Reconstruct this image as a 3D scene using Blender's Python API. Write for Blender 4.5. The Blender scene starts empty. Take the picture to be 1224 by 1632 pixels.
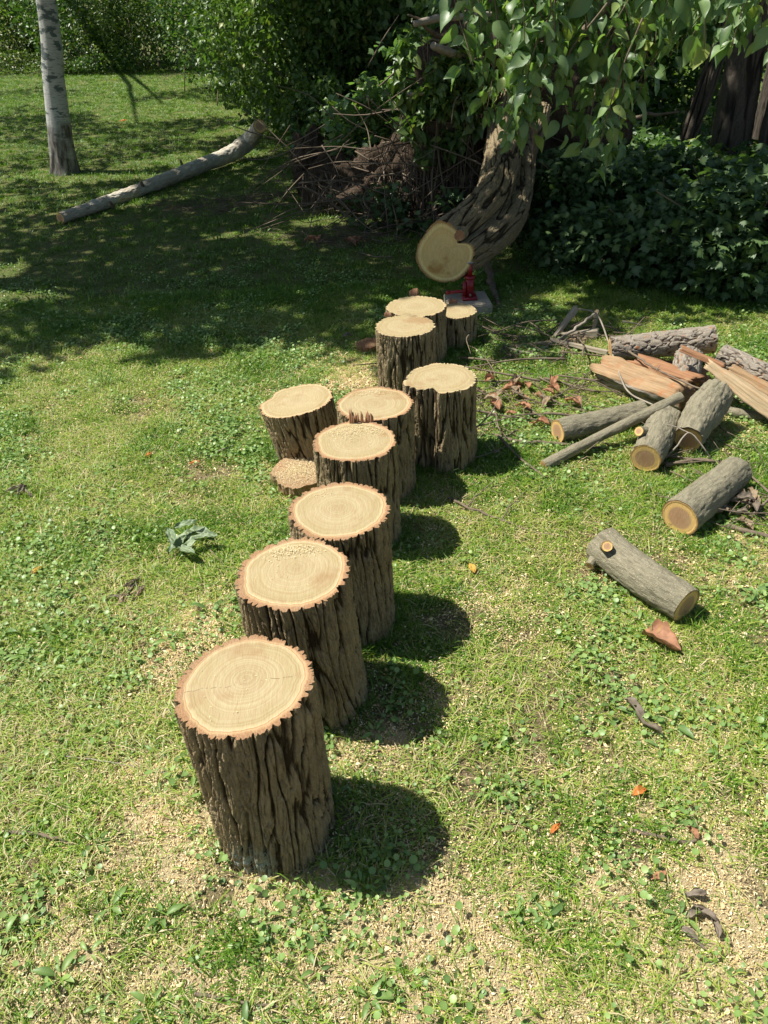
import bpy, math, random
import numpy as np

random.seed(7)
RNG = np.random.default_rng(11)
SC = bpy.context.scene
COL = SC.collection

# ------------------------------------------------------------------ camera
TH = math.radians(35.0); RO = math.radians(3.0); FPX = 1226.0
CAM = np.array([0.0, 0.0, 1.8])
_f = np.array([0, math.cos(TH), -math.sin(TH)])
_r0 = np.array([1.0, 0, 0]); _u0 = np.array([0, math.sin(TH), math.cos(TH)])
_r = math.cos(RO) * _r0 - math.sin(RO) * _u0
_u = math.sin(RO) * _r0 + math.cos(RO) * _u0
cam_data = bpy.data.cameras.new('camera')
cam = bpy.data.objects.new('camera', cam_data); COL.objects.link(cam)
import mathutils
cam.matrix_world = mathutils.Matrix(((_r[0], _u[0], -_f[0], CAM[0]), (_r[1], _u[1], -_f[1], CAM[1]),
                                     (_r[2], _u[2], -_f[2], CAM[2]), (0, 0, 0, 1)))
cam_data.sensor_fit = 'VERTICAL'; cam_data.sensor_height = 36.0
cam_data.lens = FPX / 1632.0 * 36.0
cam_data.clip_start = 0.05; cam_data.clip_end = 1000.0
SC.camera = cam

# ------------------------------------------------------------------ light
SUN = np.array([-0.565, 0.125, 1.0]); SUN /= np.linalg.norm(SUN)
SHX, SHY = -SUN[0] / SUN[2], -SUN[1] / SUN[2]        # shadow shift per metre of height
world = bpy.data.worlds.new('World'); SC.world = world; world.use_nodes = True
wn = world.node_tree.nodes; wn.clear()
sky = wn.new('ShaderNodeTexSky'); sky.sky_type = 'NISHITA'; sky.sun_disc = False
sky.sun_elevation = math.asin(SUN[2]); sky.sun_rotation = math.atan2(SUN[0], SUN[1])
bg = wn.new('ShaderNodeBackground'); bg.inputs['Strength'].default_value = 0.068
wo = wn.new('ShaderNodeOutputWorld')
world.node_tree.links.new(sky.outputs[0], bg.inputs[0]); world.node_tree.links.new(bg.outputs[0], wo.inputs[0])
sd = bpy.data.lights.new('sun', 'SUN'); sd.energy = 5.0; sd.angle = math.radians(0.55); sd.color = (1.0, 0.955, 0.88)
so = bpy.data.objects.new('sun', sd); COL.objects.link(so)
so.rotation_euler = mathutils.Vector(tuple(SUN)).to_track_quat('Z', 'Y').to_euler(); so.location = (-5, 1, 12)
SC.view_settings.view_transform = 'Standard'; SC.view_settings.look = 'None'
SC.view_settings.gamma = 1.0; SC.view_settings.exposure = 0.66
SC.cycles.max_bounces = 6; SC.cycles.diffuse_bounces = 3; SC.cycles.glossy_bounces = 2
SC.cycles.transmission_bounces = 4; SC.cycles.transparent_max_bounces = 4
SC.cycles.caustics_reflective = False; SC.cycles.caustics_refractive = False

# ------------------------------------------------------------------ helpers
def ray(x, y): return _f * FPX + _r * (x - 612.0) - _u * (y - 816.0)
def at(x, y, z=0.0):
    d = ray(x, y); return CAM + d * ((z - CAM[2]) / d[2])
def atY(x, y, Y):
    d = ray(x, y); return CAM + d * (Y / d[1])
def atD(x, y, D): return CAM + ray(x, y) * (D / FPX)

_perm = np.random.default_rng(3).permutation(256); _perm = np.concatenate([_perm] * 3)
_g = np.random.default_rng(4).normal(size=(256, 3)); _g /= np.linalg.norm(_g, axis=1)[:, None]
def noise(P):
    P = np.asarray(P, float); I = np.floor(P).astype(int); F = P - I; I &= 255
    W = F * F * F * (F * (F * 6 - 15) + 10); out = np.zeros(len(P))
    for i in (0, 1):
        for j in (0, 1):
            for k in (0, 1):
                h = _perm[_perm[_perm[I[:, 0] + i] + I[:, 1] + j] + I[:, 2] + k]
                d = ((F - (i, j, k)) * _g[h]).sum(1)
                w = (W[:, 0] if i else 1 - W[:, 0]) * (W[:, 1] if j else 1 - W[:, 1]) * (W[:, 2] if k else 1 - W[:, 2])
                out += w * d
    return out * 1.5
def fbm(P, o=3):
    P = np.asarray(P, float); s = 0; a = 1.0
    for k in range(o): s = s + a * noise(P * 2 ** k + 17.3 * k); a *= 0.5
    return s
def sm(e0, e1, x):
    t = np.clip((x - e0) / (e1 - e0), 0, 1); return t * t * (3 - 2 * t)
def n2(x, y, f, s=0.0, o=3):
    x = np.asarray(x, float); return fbm(np.stack([x * f + s, np.asarray(y, float) * f - s, np.full_like(x, s * 1.7)], 1), o)

def mk(name, V, F, mat=None, parent=None, attrs=None, smooth=True, link=True):
    """V (n,3); F one index array or a list of arrays, each (m,k)."""
    V = np.asarray(V, np.float64); org = np.zeros(3)
    if parent is None and link and len(V) < 60000:
        org = np.array([*V.mean(0)[:2], V[:, 2].min()]); V = V - org
    V = V.astype(np.float32)
    if not isinstance(F, list): F = [F]
    F = [np.asarray(a, np.int32) for a in F if len(a)]
    me = bpy.data.meshes.new(name)
    me.vertices.add(len(V)); me.vertices.foreach_set('co', V.ravel())
    loops = np.concatenate([a.ravel() for a in F]); sizes = np.concatenate([np.full(len(a), a.shape[1], np.int32) for a in F])
    starts = np.concatenate([[0], np.cumsum(sizes)[:-1]]).astype(np.int32)
    me.loops.add(len(loops)); me.loops.foreach_set('vertex_index', loops)
    me.polygons.add(len(sizes)); me.polygons.foreach_set('loop_start', starts)
    me.update(calc_edges=True)
    if smooth: me.polygons.foreach_set('use_smooth', np.ones(len(sizes), bool))
    for k, v in (attrs or {}).items():
        v = np.asarray(v, np.float32)
        if v.ndim == 1:
            a = me.attributes.new(k, 'FLOAT', 'POINT'); a.data.foreach_set('value', v)
        else:
            a = me.attributes.new(k, 'FLOAT_VECTOR', 'POINT'); a.data.foreach_set('vector', v.ravel())
    if mat: me.materials.append(mat)
    ob = bpy.data.objects.new(name, me)
    if link: COL.objects.link(ob)
    if parent is not None:
        ob.parent = parent; ob.matrix_parent_inverse = parent.matrix_world.inverted()
        ob.location = (0, 0, 0)
    else:
        ob.location = tuple(float(c) for c in org)
    return ob
def thing(name, label, cat, loc=(0, 0, 0), group=None):
    o = bpy.data.objects.new(name, None); COL.objects.link(o); o.empty_display_size = 0.1
    o.location = tuple(float(c) for c in loc)
    o.matrix_world = mathutils.Matrix.Translation(o.location)
    return tag(o, label, cat, group)
def tag(o, label=None, cat=None, group=None, kind=None):
    if label: o['label'] = label
    if cat: o['category'] = cat
    if group: o['group'] = group
    if kind: o['kind'] = kind
    return o
def cat_mesh(parts):
    Vs, Fs, off, A = [], {}, 0, {}
    for V, F, at_ in parts:
        Vs.append(V)
        for a in (F if isinstance(F, list) else [F]):
            a = np.asarray(a)
            if len(a): Fs.setdefault(a.shape[1], []).append(a + off)
        for k, v in (at_ or {}).items(): A.setdefault(k, []).append(v)
        off += len(V)
    return np.concatenate(Vs), [np.concatenate(v) for v in Fs.values()], {k: np.concatenate(v) for k, v in A.items()}

# ------------------------------------------------------------------ materials
def mat_new(name):
    m = bpy.data.materials.new(name); m.use_nodes = True; m.node_tree.nodes.clear(); return m
class N:
    def __init__(s, m): s.t = m.node_tree
    def n(s, ty, **kw):
        x = s.t.nodes.new(ty)
        for k, v in kw.items(): setattr(x, k, v)
        return x
    def l(s, a, b): s.t.links.new(a, b)
    def val(s, sock, v):
        if hasattr(v, 'is_output'): s.l(v, sock)
        else: sock.default_value = (*v, 1) if isinstance(v, tuple) and len(v) == 3 and sock.type == 'RGBA' else v
    def math(s, op, a, b=0.0, c=None, clamp=False):
        x = s.n('ShaderNodeMath', operation=op, use_clamp=clamp); s.val(x.inputs[0], a); s.val(x.inputs[1], b)
        if c is not None: s.val(x.inputs[2], c)
        return x.outputs[0]
    def attr(s, name, inst=False):
        x = s.n('ShaderNodeAttribute', attribute_name=name); x.attribute_type = 'INSTANCER' if inst else 'GEOMETRY'; return x
    def noise(s, vec, scale, detail=3, rough=0.55, dist=0.0):
        x = s.n('ShaderNodeTexNoise'); x.inputs['Scale'].default_value = scale; x.inputs['Detail'].default_value = detail
        x.inputs['Roughness'].default_value = rough; x.inputs['Distortion'].default_value = dist
        if vec is not None: s.l(vec, x.inputs['Vector'])
        return x.outputs['Fac']
    def ramp(s, fac, stops, interp='LINEAR'):
        x = s.n('ShaderNodeValToRGB'); x.color_ramp.interpolation = interp
        e = x.color_ramp.elements
        while len(e) > 1: e.remove(e[-1])
        e[0].position = stops[0][0]; e[0].color = (*stops[0][1], 1)
        for p, c in stops[1:]:
            q = e.new(p); q.color = (*c, 1)
        s.val(x.inputs[0], fac); return x.outputs[0]
    def mix(s, fac, a, b, mode='MIX'):
        x = s.n('ShaderNodeMix', data_type='RGBA', blend_type=mode); s.val(x.inputs[0], fac)
        for so, v in ((x.inputs[6], a), (x.inputs[7], b)):
            if hasattr(v, 'is_output'): s.l(v, so)
            else: so.default_value = (*v, 1)
        return x.outputs[2]
    def mapping(s, vec, scale, rot=(0, 0, 0)):
        x = s.n('ShaderNodeMapping'); x.inputs['Scale'].default_value = scale; x.inputs['Rotation'].default_value = rot
        s.l(vec, x.inputs['Vector']); return x.outputs[0]
    def bump(s, h, strength, dist):
        x = s.n('ShaderNodeBump'); x.inputs['Strength'].default_value = strength; x.inputs['Distance'].default_value = dist
        s.l(h, x.inputs['Height']); return x.outputs[0]
    def out(s, col, rough=0.8, normal=None, spec=0.3, trans=None, tcol=None):
        b = s.n('ShaderNodeBsdfPrincipled'); s.val(b.inputs['Base Color'], col if hasattr(col, 'is_output') else (*col, 1))
        s.val(b.inputs['Roughness'], rough); b.inputs['Specular IOR Level'].default_value = spec
        if normal is not None: s.l(normal, b.inputs['Normal'])
        o = s.n('ShaderNodeOutputMaterial'); sh = b.outputs[0]
        if trans:
            t = s.n('ShaderNodeBsdfTranslucent'); s.val(t.inputs['Color'], tcol if tcol is not None else col)
            mx = s.n('ShaderNodeMixShader'); mx.inputs[0].default_value = trans
            s.l(sh, mx.inputs[1]); s.l(t.outputs[0], mx.inputs[2]); sh = mx.outputs[0]
        s.l(sh, o.inputs[0]); return b
    def pos(s): return s.n('ShaderNodeNewGeometry').outputs['Position']

def bark_mat(name, deep, ridge, alt, rough_n=0.6, moss=None, dots=None, orange=None):
    m = mat_new(name); k = N(m); h = k.attr('h').outputs['Fac']; uv = k.attr('cyl').outputs['Vector']
    g = k.mapping(uv, (1, 1, 0.2))
    fib = k.noise(g, 120, 5, 0.72); big = k.noise(uv, 9, 3); fine = k.noise(uv, 260, 3, 0.7)
    c = k.mix(k.math('MULTIPLY_ADD', big, 1.6, -0.3, True), ridge, alt)
    c = k.mix(k.ramp(fib, [(0.36, (0, 0, 0)), (0.58, (1, 1, 1))]), k.mix(0.5, c, deep), c)
    c = k.mix(k.math('MULTIPLY', k.ramp(fine, [(0.52, (0, 0, 0)), (0.72, (1, 1, 1))]), .45), c, k.mix(0.5, ridge, (0.62, 0.58, 0.48)))
    c = k.mix(k.ramp(h, [(0.05, (1, 1, 1)), (0.5, (0, 0, 0))]), c, deep)
    if orange:
        fl = k.ramp(k.noise(uv, 22, 4, 0.7), [(0.60, (0, 0, 0)), (0.66, (1, 1, 1))]); c = k.mix(fl, c, orange)
    if dots:
        v = k.n('ShaderNodeTexVoronoi'); v.inputs['Scale'].default_value = 150; k.l(uv, v.inputs['Vector'])
        sel = k.n('ShaderNodeSeparateColor'); k.l(v.outputs['Color'], sel.inputs[0])
        d = k.math('MULTIPLY', k.math('LESS_THAN', v.outputs['Distance'], 0.26), k.math('GREATER_THAN', sel.outputs[0], 0.72))
        c = k.mix(d, c, dots)
    if moss:
        mk_ = k.attr('moss').outputs['Fac']
        f_ = k.math('MULTIPLY', mk_, k.ramp(k.noise(uv, 60, 4, 0.8), [(0.45, (0, 0, 0)), (0.55, (1, 1, 1))])); c = k.mix(f_, c, moss)
    hh = k.math('ADD', k.math('MULTIPLY', fib, 0.6), k.math('MULTIPLY', fine, 0.5))
    k.out(c, 0.9, k.bump(hh, rough_n, 0.016), 0.15); return m
M = {}
M['bark_deep'] = bark_mat('furrowed_bark', (0.06, 0.040, 0.020), (0.52, 0.405, 0.235), (0.33, 0.245, 0.125), 1.0, moss=(0.42, 0.46, 0.38))
M['bark_old'] = bark_mat('trunk_bark', (0.05, 0.036, 0.022), (0.40, 0.32, 0.19), (0.26, 0.20, 0.11), 1.0)
M['bark_smooth'] = bark_mat('young_bark', (0.08, 0.065, 0.042), (0.37, 0.33, 0.225), (0.27, 0.25, 0.165), 0.9, dots=(0.48, 0.40, 0.28))
M['bark_flaky'] = bark_mat('flaky_bark', (0.07, 0.045, 0.03), (0.46, 0.41, 0.33), (0.33, 0.28, 0.21), 0.9, orange=(0.42, 0.19, 0.08))
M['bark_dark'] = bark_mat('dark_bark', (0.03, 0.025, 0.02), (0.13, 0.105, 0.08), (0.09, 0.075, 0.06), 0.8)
M['bark_pale'] = bark_mat('weathered_wood', (0.20, 0.15, 0.10), (0.72, 0.70, 0.60), (0.52, 0.43, 0.30), 0.6)
M['twig'] = bark_mat('twig_bark', (0.06, 0.05, 0.035), (0.22, 0.17, 0.12), (0.16, 0.12, 0.08), 0.3)
M['twig_grey'] = bark_mat('twig_bark_grey', (0.12, 0.10, 0.08), (0.38, 0.33, 0.26), (0.28, 0.24, 0.18), 0.3)

def cut_mat(name, stops, ringf, ringamt, dark=(0.25, 0.13, 0.05), stain=0.5):
    m = mat_new(name); k = N(m); rn = k.attr('rn').outputs['Fac']; cp = k.attr('cap').outputs['Vector']
    cr = k.attr('crk').outputs['Fac']; sd_ = k.attr('seed').outputs['Fac']
    off = k.n('ShaderNodeVectorMath', operation='ADD'); k.l(cp, off.inputs[0])
    cb = k.n('ShaderNodeCombineXYZ'); k.l(sd_, cb.inputs[2]); k.l(cb.outputs[0], off.inputs[1]); cv = off.outputs[0]
    wob = k.noise(cv, 9, 3, 0.5)
    rw = k.math('ADD', rn, k.math('MULTIPLY_ADD', wob, 0.05, -0.025))
    col = k.ramp(rw, stops)
    w1 = k.n('ShaderNodeTexNoise', noise_dimensions='1D'); w1.inputs['Scale'].default_value = ringf
    w1.inputs['Detail'].default_value = 2.5; w1.inputs['Roughness'].default_value = 0.7
    k.l(k.math('ADD', k.math('ADD', rw, k.math('MULTIPLY', wob, 0.05)), sd_), w1.inputs['W'])
    ring = k.ramp(w1.outputs['Fac'], [(0.38, (0, 0, 0)), (0.62, (1, 1, 1))])
    heart = k.ramp(rw, [(0.80, (1, 1, 1)), (0.86, (0, 0, 0))])
    col = k.mix(k.math('MULTIPLY', k.math('MULTIPLY', ring, ringamt), heart), col, k.mix(0.55, col, dark))
    saw = k.noise(k.mapping(cv, (6, 1, 1), (0, 0, 0.5)), 28, 4, 0.75)
    col = k.mix(k.math('MULTIPLY', k.ramp(saw, [(0.42, (0, 0, 0)), (0.68, (1, 1, 1))]), 0.5), col, k.mix(0.5, col, dark))
    lt = k.noise(cv, 14, 3, 0.6)
    col = k.mix(k.math('MULTIPLY', k.ramp(lt, [(0.5, (0, 0, 0)), (0.75, (1, 1, 1))]), 0.30), col, (0.46, 0.38, 0.24))
    st = k.ramp(k.noise(cv, 6.0, 3, 0.6), [(0.57, (0, 0, 0)), (0.68, (1, 1, 1))])
    col = k.mix(k.math('MULTIPLY', k.math('MULTIPLY', st, stain), heart), col, dark)
    col = k.mix(k.ramp(cr, [(0.0, (1, 1, 1)), (0.5, (0, 0, 0))]), col, (0.10, 0.06, 0.03))
    # outer bark rim gets grain of its own
    g = k.noise(cv, 190, 3, 0.7); rim = k.ramp(rw, [(0.86, (0, 0, 0)), (0.90, (1, 1, 1))])
    col = k.mix(k.math('MULTIPLY', rim, k.ramp(g, [(0.4, (0, 0, 0)), (0.75, (0.8, 0.8, 0.8))])), col, (0.22, 0.10, 0.045))
    hb = k.math('ADD', k.math('MULTIPLY', saw, 0.6), k.math('MULTIPLY', k.math('MULTIPLY', rim, g), 1.5))
    k.out(col, 0.75, k.bump(hb, 0.6, 0.005), 0.2); return m
M['cut_stump'] = cut_mat('sawn_face_with_orange_bark_rim',
    [(0.0, (0.36, 0.295, 0.16)), (0.45, (0.42, 0.355, 0.20)), (0.77, (0.37, 0.305, 0.16)), (0.80, (0.46, 0.38, 0.21)), (0.83, (0.55, 0.47, 0.27)),
     (0.84, (0.33, 0.19, 0.09)), (0.855, (0.46, 0.32, 0.165)), (0.90, (0.40, 0.24, 0.125)), (1.0, (0.31, 0.19, 0.10))], 24, 0.55)
M['cut_trunk'] = cut_mat('fresh_sawn_trunk_face',
    [(0.0, (0.68, 0.50, 0.22)), (0.5, (0.74, 0.57, 0.26)), (0.80, (0.70, 0.53, 0.23)), (0.86, (0.85, 0.70, 0.33)), (0.92, (0.82, 0.65, 0.31)), (0.94, (0.46, 0.29, 0.11)), (1.0, (0.40, 0.24, 0.10))], 26, 0.4, (0.33, 0.14, 0.03), 0.7)
M['cut_log'] = cut_mat('sawn_log_end',
    [(0.0, (0.42, 0.25, 0.14)), (0.5, (0.48, 0.30, 0.17)), (0.60, (0.50, 0.32, 0.17)), (0.66, (0.76, 0.50, 0.19)), (0.9, (0.80, 0.53, 0.19)), (0.955, (0.66, 0.40, 0.13)), (0.985, (0.30, 0.19, 0.09)), (1.0, (0.16, 0.11, 0.06))], 20, 0.4, (0.33, 0.15, 0.06), 0.1)

def split_mat(name, a, b, c):
    m = mat_new(name); k = N(m); p = k.attr('cyl').outputs['Vector']
    s_ = k.noise(k.mapping(p, (1, 1, 0.06)), 90, 5, 0.7); q = k.noise(p, 12, 3)
    col = k.mix(k.ramp(s_, [(0.35, (0, 0, 0)), (0.68, (1, 1, 1))]), b, a)
    col = k.mix(k.ramp(q, [(0.55, (0, 0, 0)), (0.7, (1, 1, 1))]), col, c)
    k.out(col, 0.8, k.bump(s_, 0.8, 0.006), 0.2); return m
M['split'] = split_mat('fresh_split_wood', (0.40, 0.28, 0.16), (0.26, 0.16, 0.08), (0.33, 0.15, 0.065))
M['split_pale'] = split_mat('pale_split_wood', (0.50, 0.39, 0.24), (0.34, 0.24, 0.13), (0.44, 0.28, 0.15))
M['splinter'] = split_mat('orange_splinter_wood', (0.38, 0.21, 0.11), (0.23, 0.11, 0.055), (0.40, 0.26, 0.14))
M['old_board'] = split_mat('weathered_board', (0.40, 0.34, 0.25), (0.26, 0.22, 0.15), (0.30, 0.26, 0.2))

def birch_mat():
    m = mat_new('birch_bark'); k = N(m); uv = k.attr('cyl').outputs['Vector']; h = k.attr('h').outputs['Fac']
    sx = k.n('ShaderNodeSeparateXYZ'); k.l(uv, sx.inputs[0])
    base = k.math('MULTIPLY_ADD', k.noise(uv, 5, 3), 1.0, k.math('MULTIPLY', sx.outputs[2], -.72))   # dark rough foot
    c = k.mix(k.noise(uv, 7, 3), (0.38, 0.39, 0.37), (0.56, 0.55, 0.50))
    ln = k.ramp(k.noise(k.mapping(uv, (1, 1, 8)), 11, 4, 0.7), [(0.53, (0, 0, 0)), (0.62, (1, 1, 1))])
    c = k.mix(k.math('MULTIPLY', ln, 0.7), c, (0.12, 0.11, 0.10))
    pt = k.ramp(k.noise(k.mapping(uv, (1, 1, 2.2)), 6.5, 4, 0.6), [(0.54, (0, 0, 0)), (0.59, (1, 1, 1))])
    c = k.mix(k.math('MULTIPLY', pt, 0.9), c, (0.07, 0.095, 0.09))
    rb = k.noise(k.mapping(uv, (1, 1, 0.15)), 40, 4, 0.7)
    c = k.mix(k.ramp(base, [(0.0, (0, 0, 0)), (0.25, (1, 1, 1))]), c, k.mix(k.ramp(rb, [(0.4, (0, 0, 0)), (0.6, (1, 1, 1))]), (0.06, 0.05, 0.04), (0.26, 0.24, 0.21)))
    k.out(c, 0.7, k.bump(rb, 0.4, 0.01), 0.2); return m
M['birch'] = birch_mat()

def leaf_mat(name, cols, trans=0.28, rough=0.42, spec=0.4, inst=False):
    m = mat_new(name); k = N(m); a = k.attr('tint', inst).outputs['Fac']
    col = k.ramp(a, cols); v = k.attr('vein').outputs['Fac']
    col = k.mix(k.math('MULTIPLY', v, 0.25), col, (0.35, 0.42, 0.15))
    t = k.mix(1.0, col, (1.3, 1.6, 0.55), 'MULTIPLY')
    k.out(col, rough, None, spec, trans, t); return m
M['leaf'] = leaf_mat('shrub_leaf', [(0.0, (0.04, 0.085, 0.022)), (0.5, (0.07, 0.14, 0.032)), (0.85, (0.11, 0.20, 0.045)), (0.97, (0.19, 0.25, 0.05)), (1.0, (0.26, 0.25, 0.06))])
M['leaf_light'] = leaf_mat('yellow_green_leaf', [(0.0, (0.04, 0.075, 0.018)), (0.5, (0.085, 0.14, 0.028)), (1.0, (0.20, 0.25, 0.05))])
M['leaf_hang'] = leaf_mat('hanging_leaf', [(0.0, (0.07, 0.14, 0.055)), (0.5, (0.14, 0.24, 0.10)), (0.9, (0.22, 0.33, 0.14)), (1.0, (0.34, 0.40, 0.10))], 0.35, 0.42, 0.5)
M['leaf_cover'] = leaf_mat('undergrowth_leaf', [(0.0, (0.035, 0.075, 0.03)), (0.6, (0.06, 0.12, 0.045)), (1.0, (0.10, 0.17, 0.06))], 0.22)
M['weed'] = leaf_mat('weed_leaf', [(0.0, (0.09, 0.18, 0.05)), (0.6, (0.16, 0.27, 0.07)), (1.0, (0.26, 0.37, 0.11))], 0.25, 0.45, 0.35)
M['leaf_wilted'] = leaf_mat('wilted_leaf', [(0.0, (0.16, 0.22, 0.12)), (1.0, (0.28, 0.35, 0.20))], 0.15, 0.5, 0.4)
def dry_mat(name, a, b, tr=0.15):
    m = mat_new(name); k = N(m); q = k.noise(k.n('ShaderNodeTexCoord').outputs['Object'], 40, 4)
    v = k.attr('vein').outputs['Fac']
    k.out(k.mix(k.math('MULTIPLY', v, .5), k.mix(k.ramp(q, [(0.4, (0, 0, 0)), (0.65, (1, 1, 1))]), a, b), b), 0.65, k.bump(q, 0.5, 0.004), 0.25, tr, a); return m
M['dry_brown'] = dry_mat('dry_brown_leaf', (0.40, 0.20, 0.11), (0.26, 0.13, 0.07))
M['dry_tan'] = dry_mat('dry_tan_leaf', (0.34, 0.26, 0.16), (0.22, 0.16, 0.10))
M['dry_grey'] = dry_mat('dry_grey_leaf', (0.24, 0.20, 0.15), (0.15, 0.12, 0.09))
M['dry_orange'] = dry_mat('orange_leaf', (0.60, 0.22, 0.05), (0.42, 0.14, 0.04), 0.25)
M['dry_yellow'] = dry_mat('yellow_leaf', (0.65, 0.42, 0.08), (0.5, 0.3, 0.06), 0.25)

def grass_mat():
    m = mat_new('grass_blades'); k = N(m); ti = k.attr('tint', True).outputs['Fac']; b = k.attr('bl').outputs['Fac']; t = k.attr('tip').outputs['Fac']
    f_ = k.math('ADD', k.math('MULTIPLY', ti, 0.75), k.math('MULTIPLY_ADD', b, 0.5, -0.22), clamp=True)
    c = k.ramp(f_, [(0.0, (0.05, 0.15, 0.012)), (0.33, (0.12, 0.29, 0.018)), (0.55, (0.25, 0.43, 0.03)), (0.72, (0.45, 0.52, 0.09)), (0.86, (0.60, 0.50, 0.26)), (1.0, (0.68, 0.56, 0.34))])
    c = k.mix(k.math('MULTIPLY', k.math('SUBTRACT', 1.0, t), 0.45), c, (0.20, 0.17, 0.07))
    k.out(c, 0.45, None, 0.35, 0.3, k.mix(1.0, c, (1.2, 1.4, 0.7), 'MULTIPLY')); return m
M['grass'] = grass_mat()
def chip_mat():
    m = mat_new('wood_chips'); k = N(m); ti = k.attr('tint', True).outputs['Fac']
    k.out(k.ramp(ti, [(0, (0.46, 0.31, 0.13)), (0.3, (0.64, 0.48, 0.23)), (0.7, (0.78, 0.63, 0.34)), (1, (0.85, 0.75, 0.50))]), 0.8, None, 0.2); return m
M['chip'] = chip_mat()
def ground_mat():
    m = mat_new('lawn_soil'); k = N(m); p = k.pos(); s_ = k.attr('saw').outputs['Fac']; d_ = k.attr('dry').outputs['Fac']; g_ = k.attr('green').outputs['Fac']
    a = k.noise(p, 70, 4, 0.7); b = k.noise(p, 260, 4, 0.75); c0 = k.noise(p, 6, 3)
    soil = k.mix(k.ramp(b, [(0.4, (0, 0, 0)), (0.62, (1, 1, 1))]), (0.13, 0.09, 0.055), (0.42, 0.32, 0.19))
    soil = k.mix(k.math('MULTIPLY', k.ramp(a, [(0.45, (0, 0, 0)), (0.6, (1, 1, 1))]), 0.5), soil, (0.46, 0.35, 0.20))
    grn = k.mix(k.ramp(b, [(0.4, (0, 0, 0)), (0.6, (1, 1, 1))]), (0.06, 0.09, 0.02), (0.22, 0.25, 0.08))
    soil = k.mix(k.math('MULTIPLY', g_, k.ramp(c0, [(0.3, (0.5, 0.5, 0.5)), (0.6, (1, 1, 1))])), soil, grn)
    dust = k.mix(k.ramp(b, [(0.38, (0, 0, 0)), (0.6, (1, 1, 1))]), (0.48, 0.36, 0.18), (0.84, 0.70, 0.42))
    f_ = k.ramp(k.math('ADD', s_, k.math('MULTIPLY_ADD', a, 0.9, -0.45)), [(0.38, (0, 0, 0)), (0.58, (1, 1, 1))])
    k.out(k.mix(f_, soil, dust), 0.95, k.bump(b, 1.0, 0.012), 0.1); return m
M['ground'] = ground_mat()
def plain(name, col, rough=0.6, metal=0.0, noise_amt=0.25, col2=None):
    m = mat_new(name); k = N(m); q = k.noise(k.n('ShaderNodeTexCoord').outputs['Object'], 35, 4, .65)
    c = k.mix(k.math('MULTIPLY', k.ramp(q, [(0.45, (0, 0, 0)), (0.7, (1, 1, 1))]), noise_amt), col, col2 or tuple(x * 0.4 for x in col))
    b = k.out(c, rough, k.bump(q, .15, .003), 0.5); b.inputs['Metallic'].default_value = metal; return m
M['red'] = plain('red_enamel', (0.27, 0.008, 0.014), 0.34, 0.0, 0.35, (0.12, 0.03, 0.02))
M['steel'] = plain('bare_steel', (0.35, 0.34, 0.33), 0.4, 0.9)
M['post'] = plain('painted_post', (0.32, 0.38, 0.46), 0.5, 0.2, 0.3)
def soil_mat():
    m = mat_new('root_soil'); k = N(m); p = k.pos(); a = k.noise(p, 14, 5, .7); b = k.noise(k.mapping(p, (1, 1, .25)), 60, 4, .7)
    k.out(k.mix(k.ramp(b, [(0.4, (0, 0, 0)), (0.65, (1, 1, 1))]), k.mix(a, (0.04, 0.028, 0.02), (0.09, 0.065, 0.045)), (0.13, 0.095, 0.065)), 0.95, k.bump(b, 1., .03), .1); return m
M['soil'] = soil_mat()

# ------------------------------------------------------------------ bark displacement fields
def bark_deep(c, s, R, L, seed, amp=0.013, freq=38.0, an=0.085, twist=0.0, warp=0.34, flat=0.0):
    """c (n,2) point on unit circle, s distance along; returns (dr, h)"""
    th = np.arctan2(c[:, 1], c[:, 0]) + twist * s
    P = np.stack([np.cos(th) * R * freq + seed, np.sin(th) * R * freq, s * freq * an + seed * 3], 1)
    W = P * np.array([.7, .7, 2.2]) + 9; P = P + np.stack([noise(W), noise(W + 5), noise(W + 11) * 0.8], 1) * warp
    n1 = np.abs(noise(P)); n2_ = np.abs(noise(P * np.array([2.1, 2.1, 3.0]) + 31))
    n5 = np.abs(noise(P * np.array([1.1, 1.1, 6.0]) + 13))
    fine = fbm(P * np.array([5., 5., 9.]) + 3, 3); q = noise(P * np.array([1.7, 1.7, 3.]) + 60)
    c1 = 1 - sm(0.0, 0.25, n1); c2 = 1 - sm(0.0, 0.18, n2_); c3 = (1 - sm(0.0, 0.09, n5)) * (1 - c1)
    plate = np.floor(q * 3.5) / 3.5
    dr = -amp * (0.95 * c1 + 0.40 * c2 * (1 - 0.6 * c1) + .30 * c3) + 0.24 * amp * fine + amp * .28 * plate + amp * 0.3 * noise(P * 0.4)
    if flat: dr = dr * (.3 + .7 * sm(0, flat, s))
    h = np.clip(0.92 - 0.85 * c1 - 0.40 * c2 - .30 * c3 + 0.22 * fine + .10 * plate, 0, 1)
    return dr, h
def bark_smooth(c, s, R, L, seed, amp=0.0025, lump=0.006, **k):
    P = np.stack([c[:, 0] * R * 26 + seed, c[:, 1] * R * 26, s * 14], 1)
    a = fbm(P, 3); b = noise(P * np.array([3, 3, 2.])); return amp * a + amp * 0.35 * b + lump * noise(P * 0.22), np.clip(0.75 + a * 0.5, 0, 1)
def bark_flaky(c, s, R, L, seed, amp=0.008, **k):
    P = np.stack([c[:, 0] * R * 22 + seed, c[:, 1] * R * 22, s * 12], 1); P = P + 0.5 * np.stack([noise(P * 2), noise(P * 2 + 7), noise(P * 2 + 3)], 1)
    n1 = np.abs(noise(P)); cr = 1 - sm(0.02, 0.16, n1); pl = np.floor(noise(P * .9 + 20) * 4) / 4
    return -amp * cr + amp * 0.6 * pl + amp * .2 * noise(P * 4), np.clip(1 - .9 * cr, 0, 1)

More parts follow.
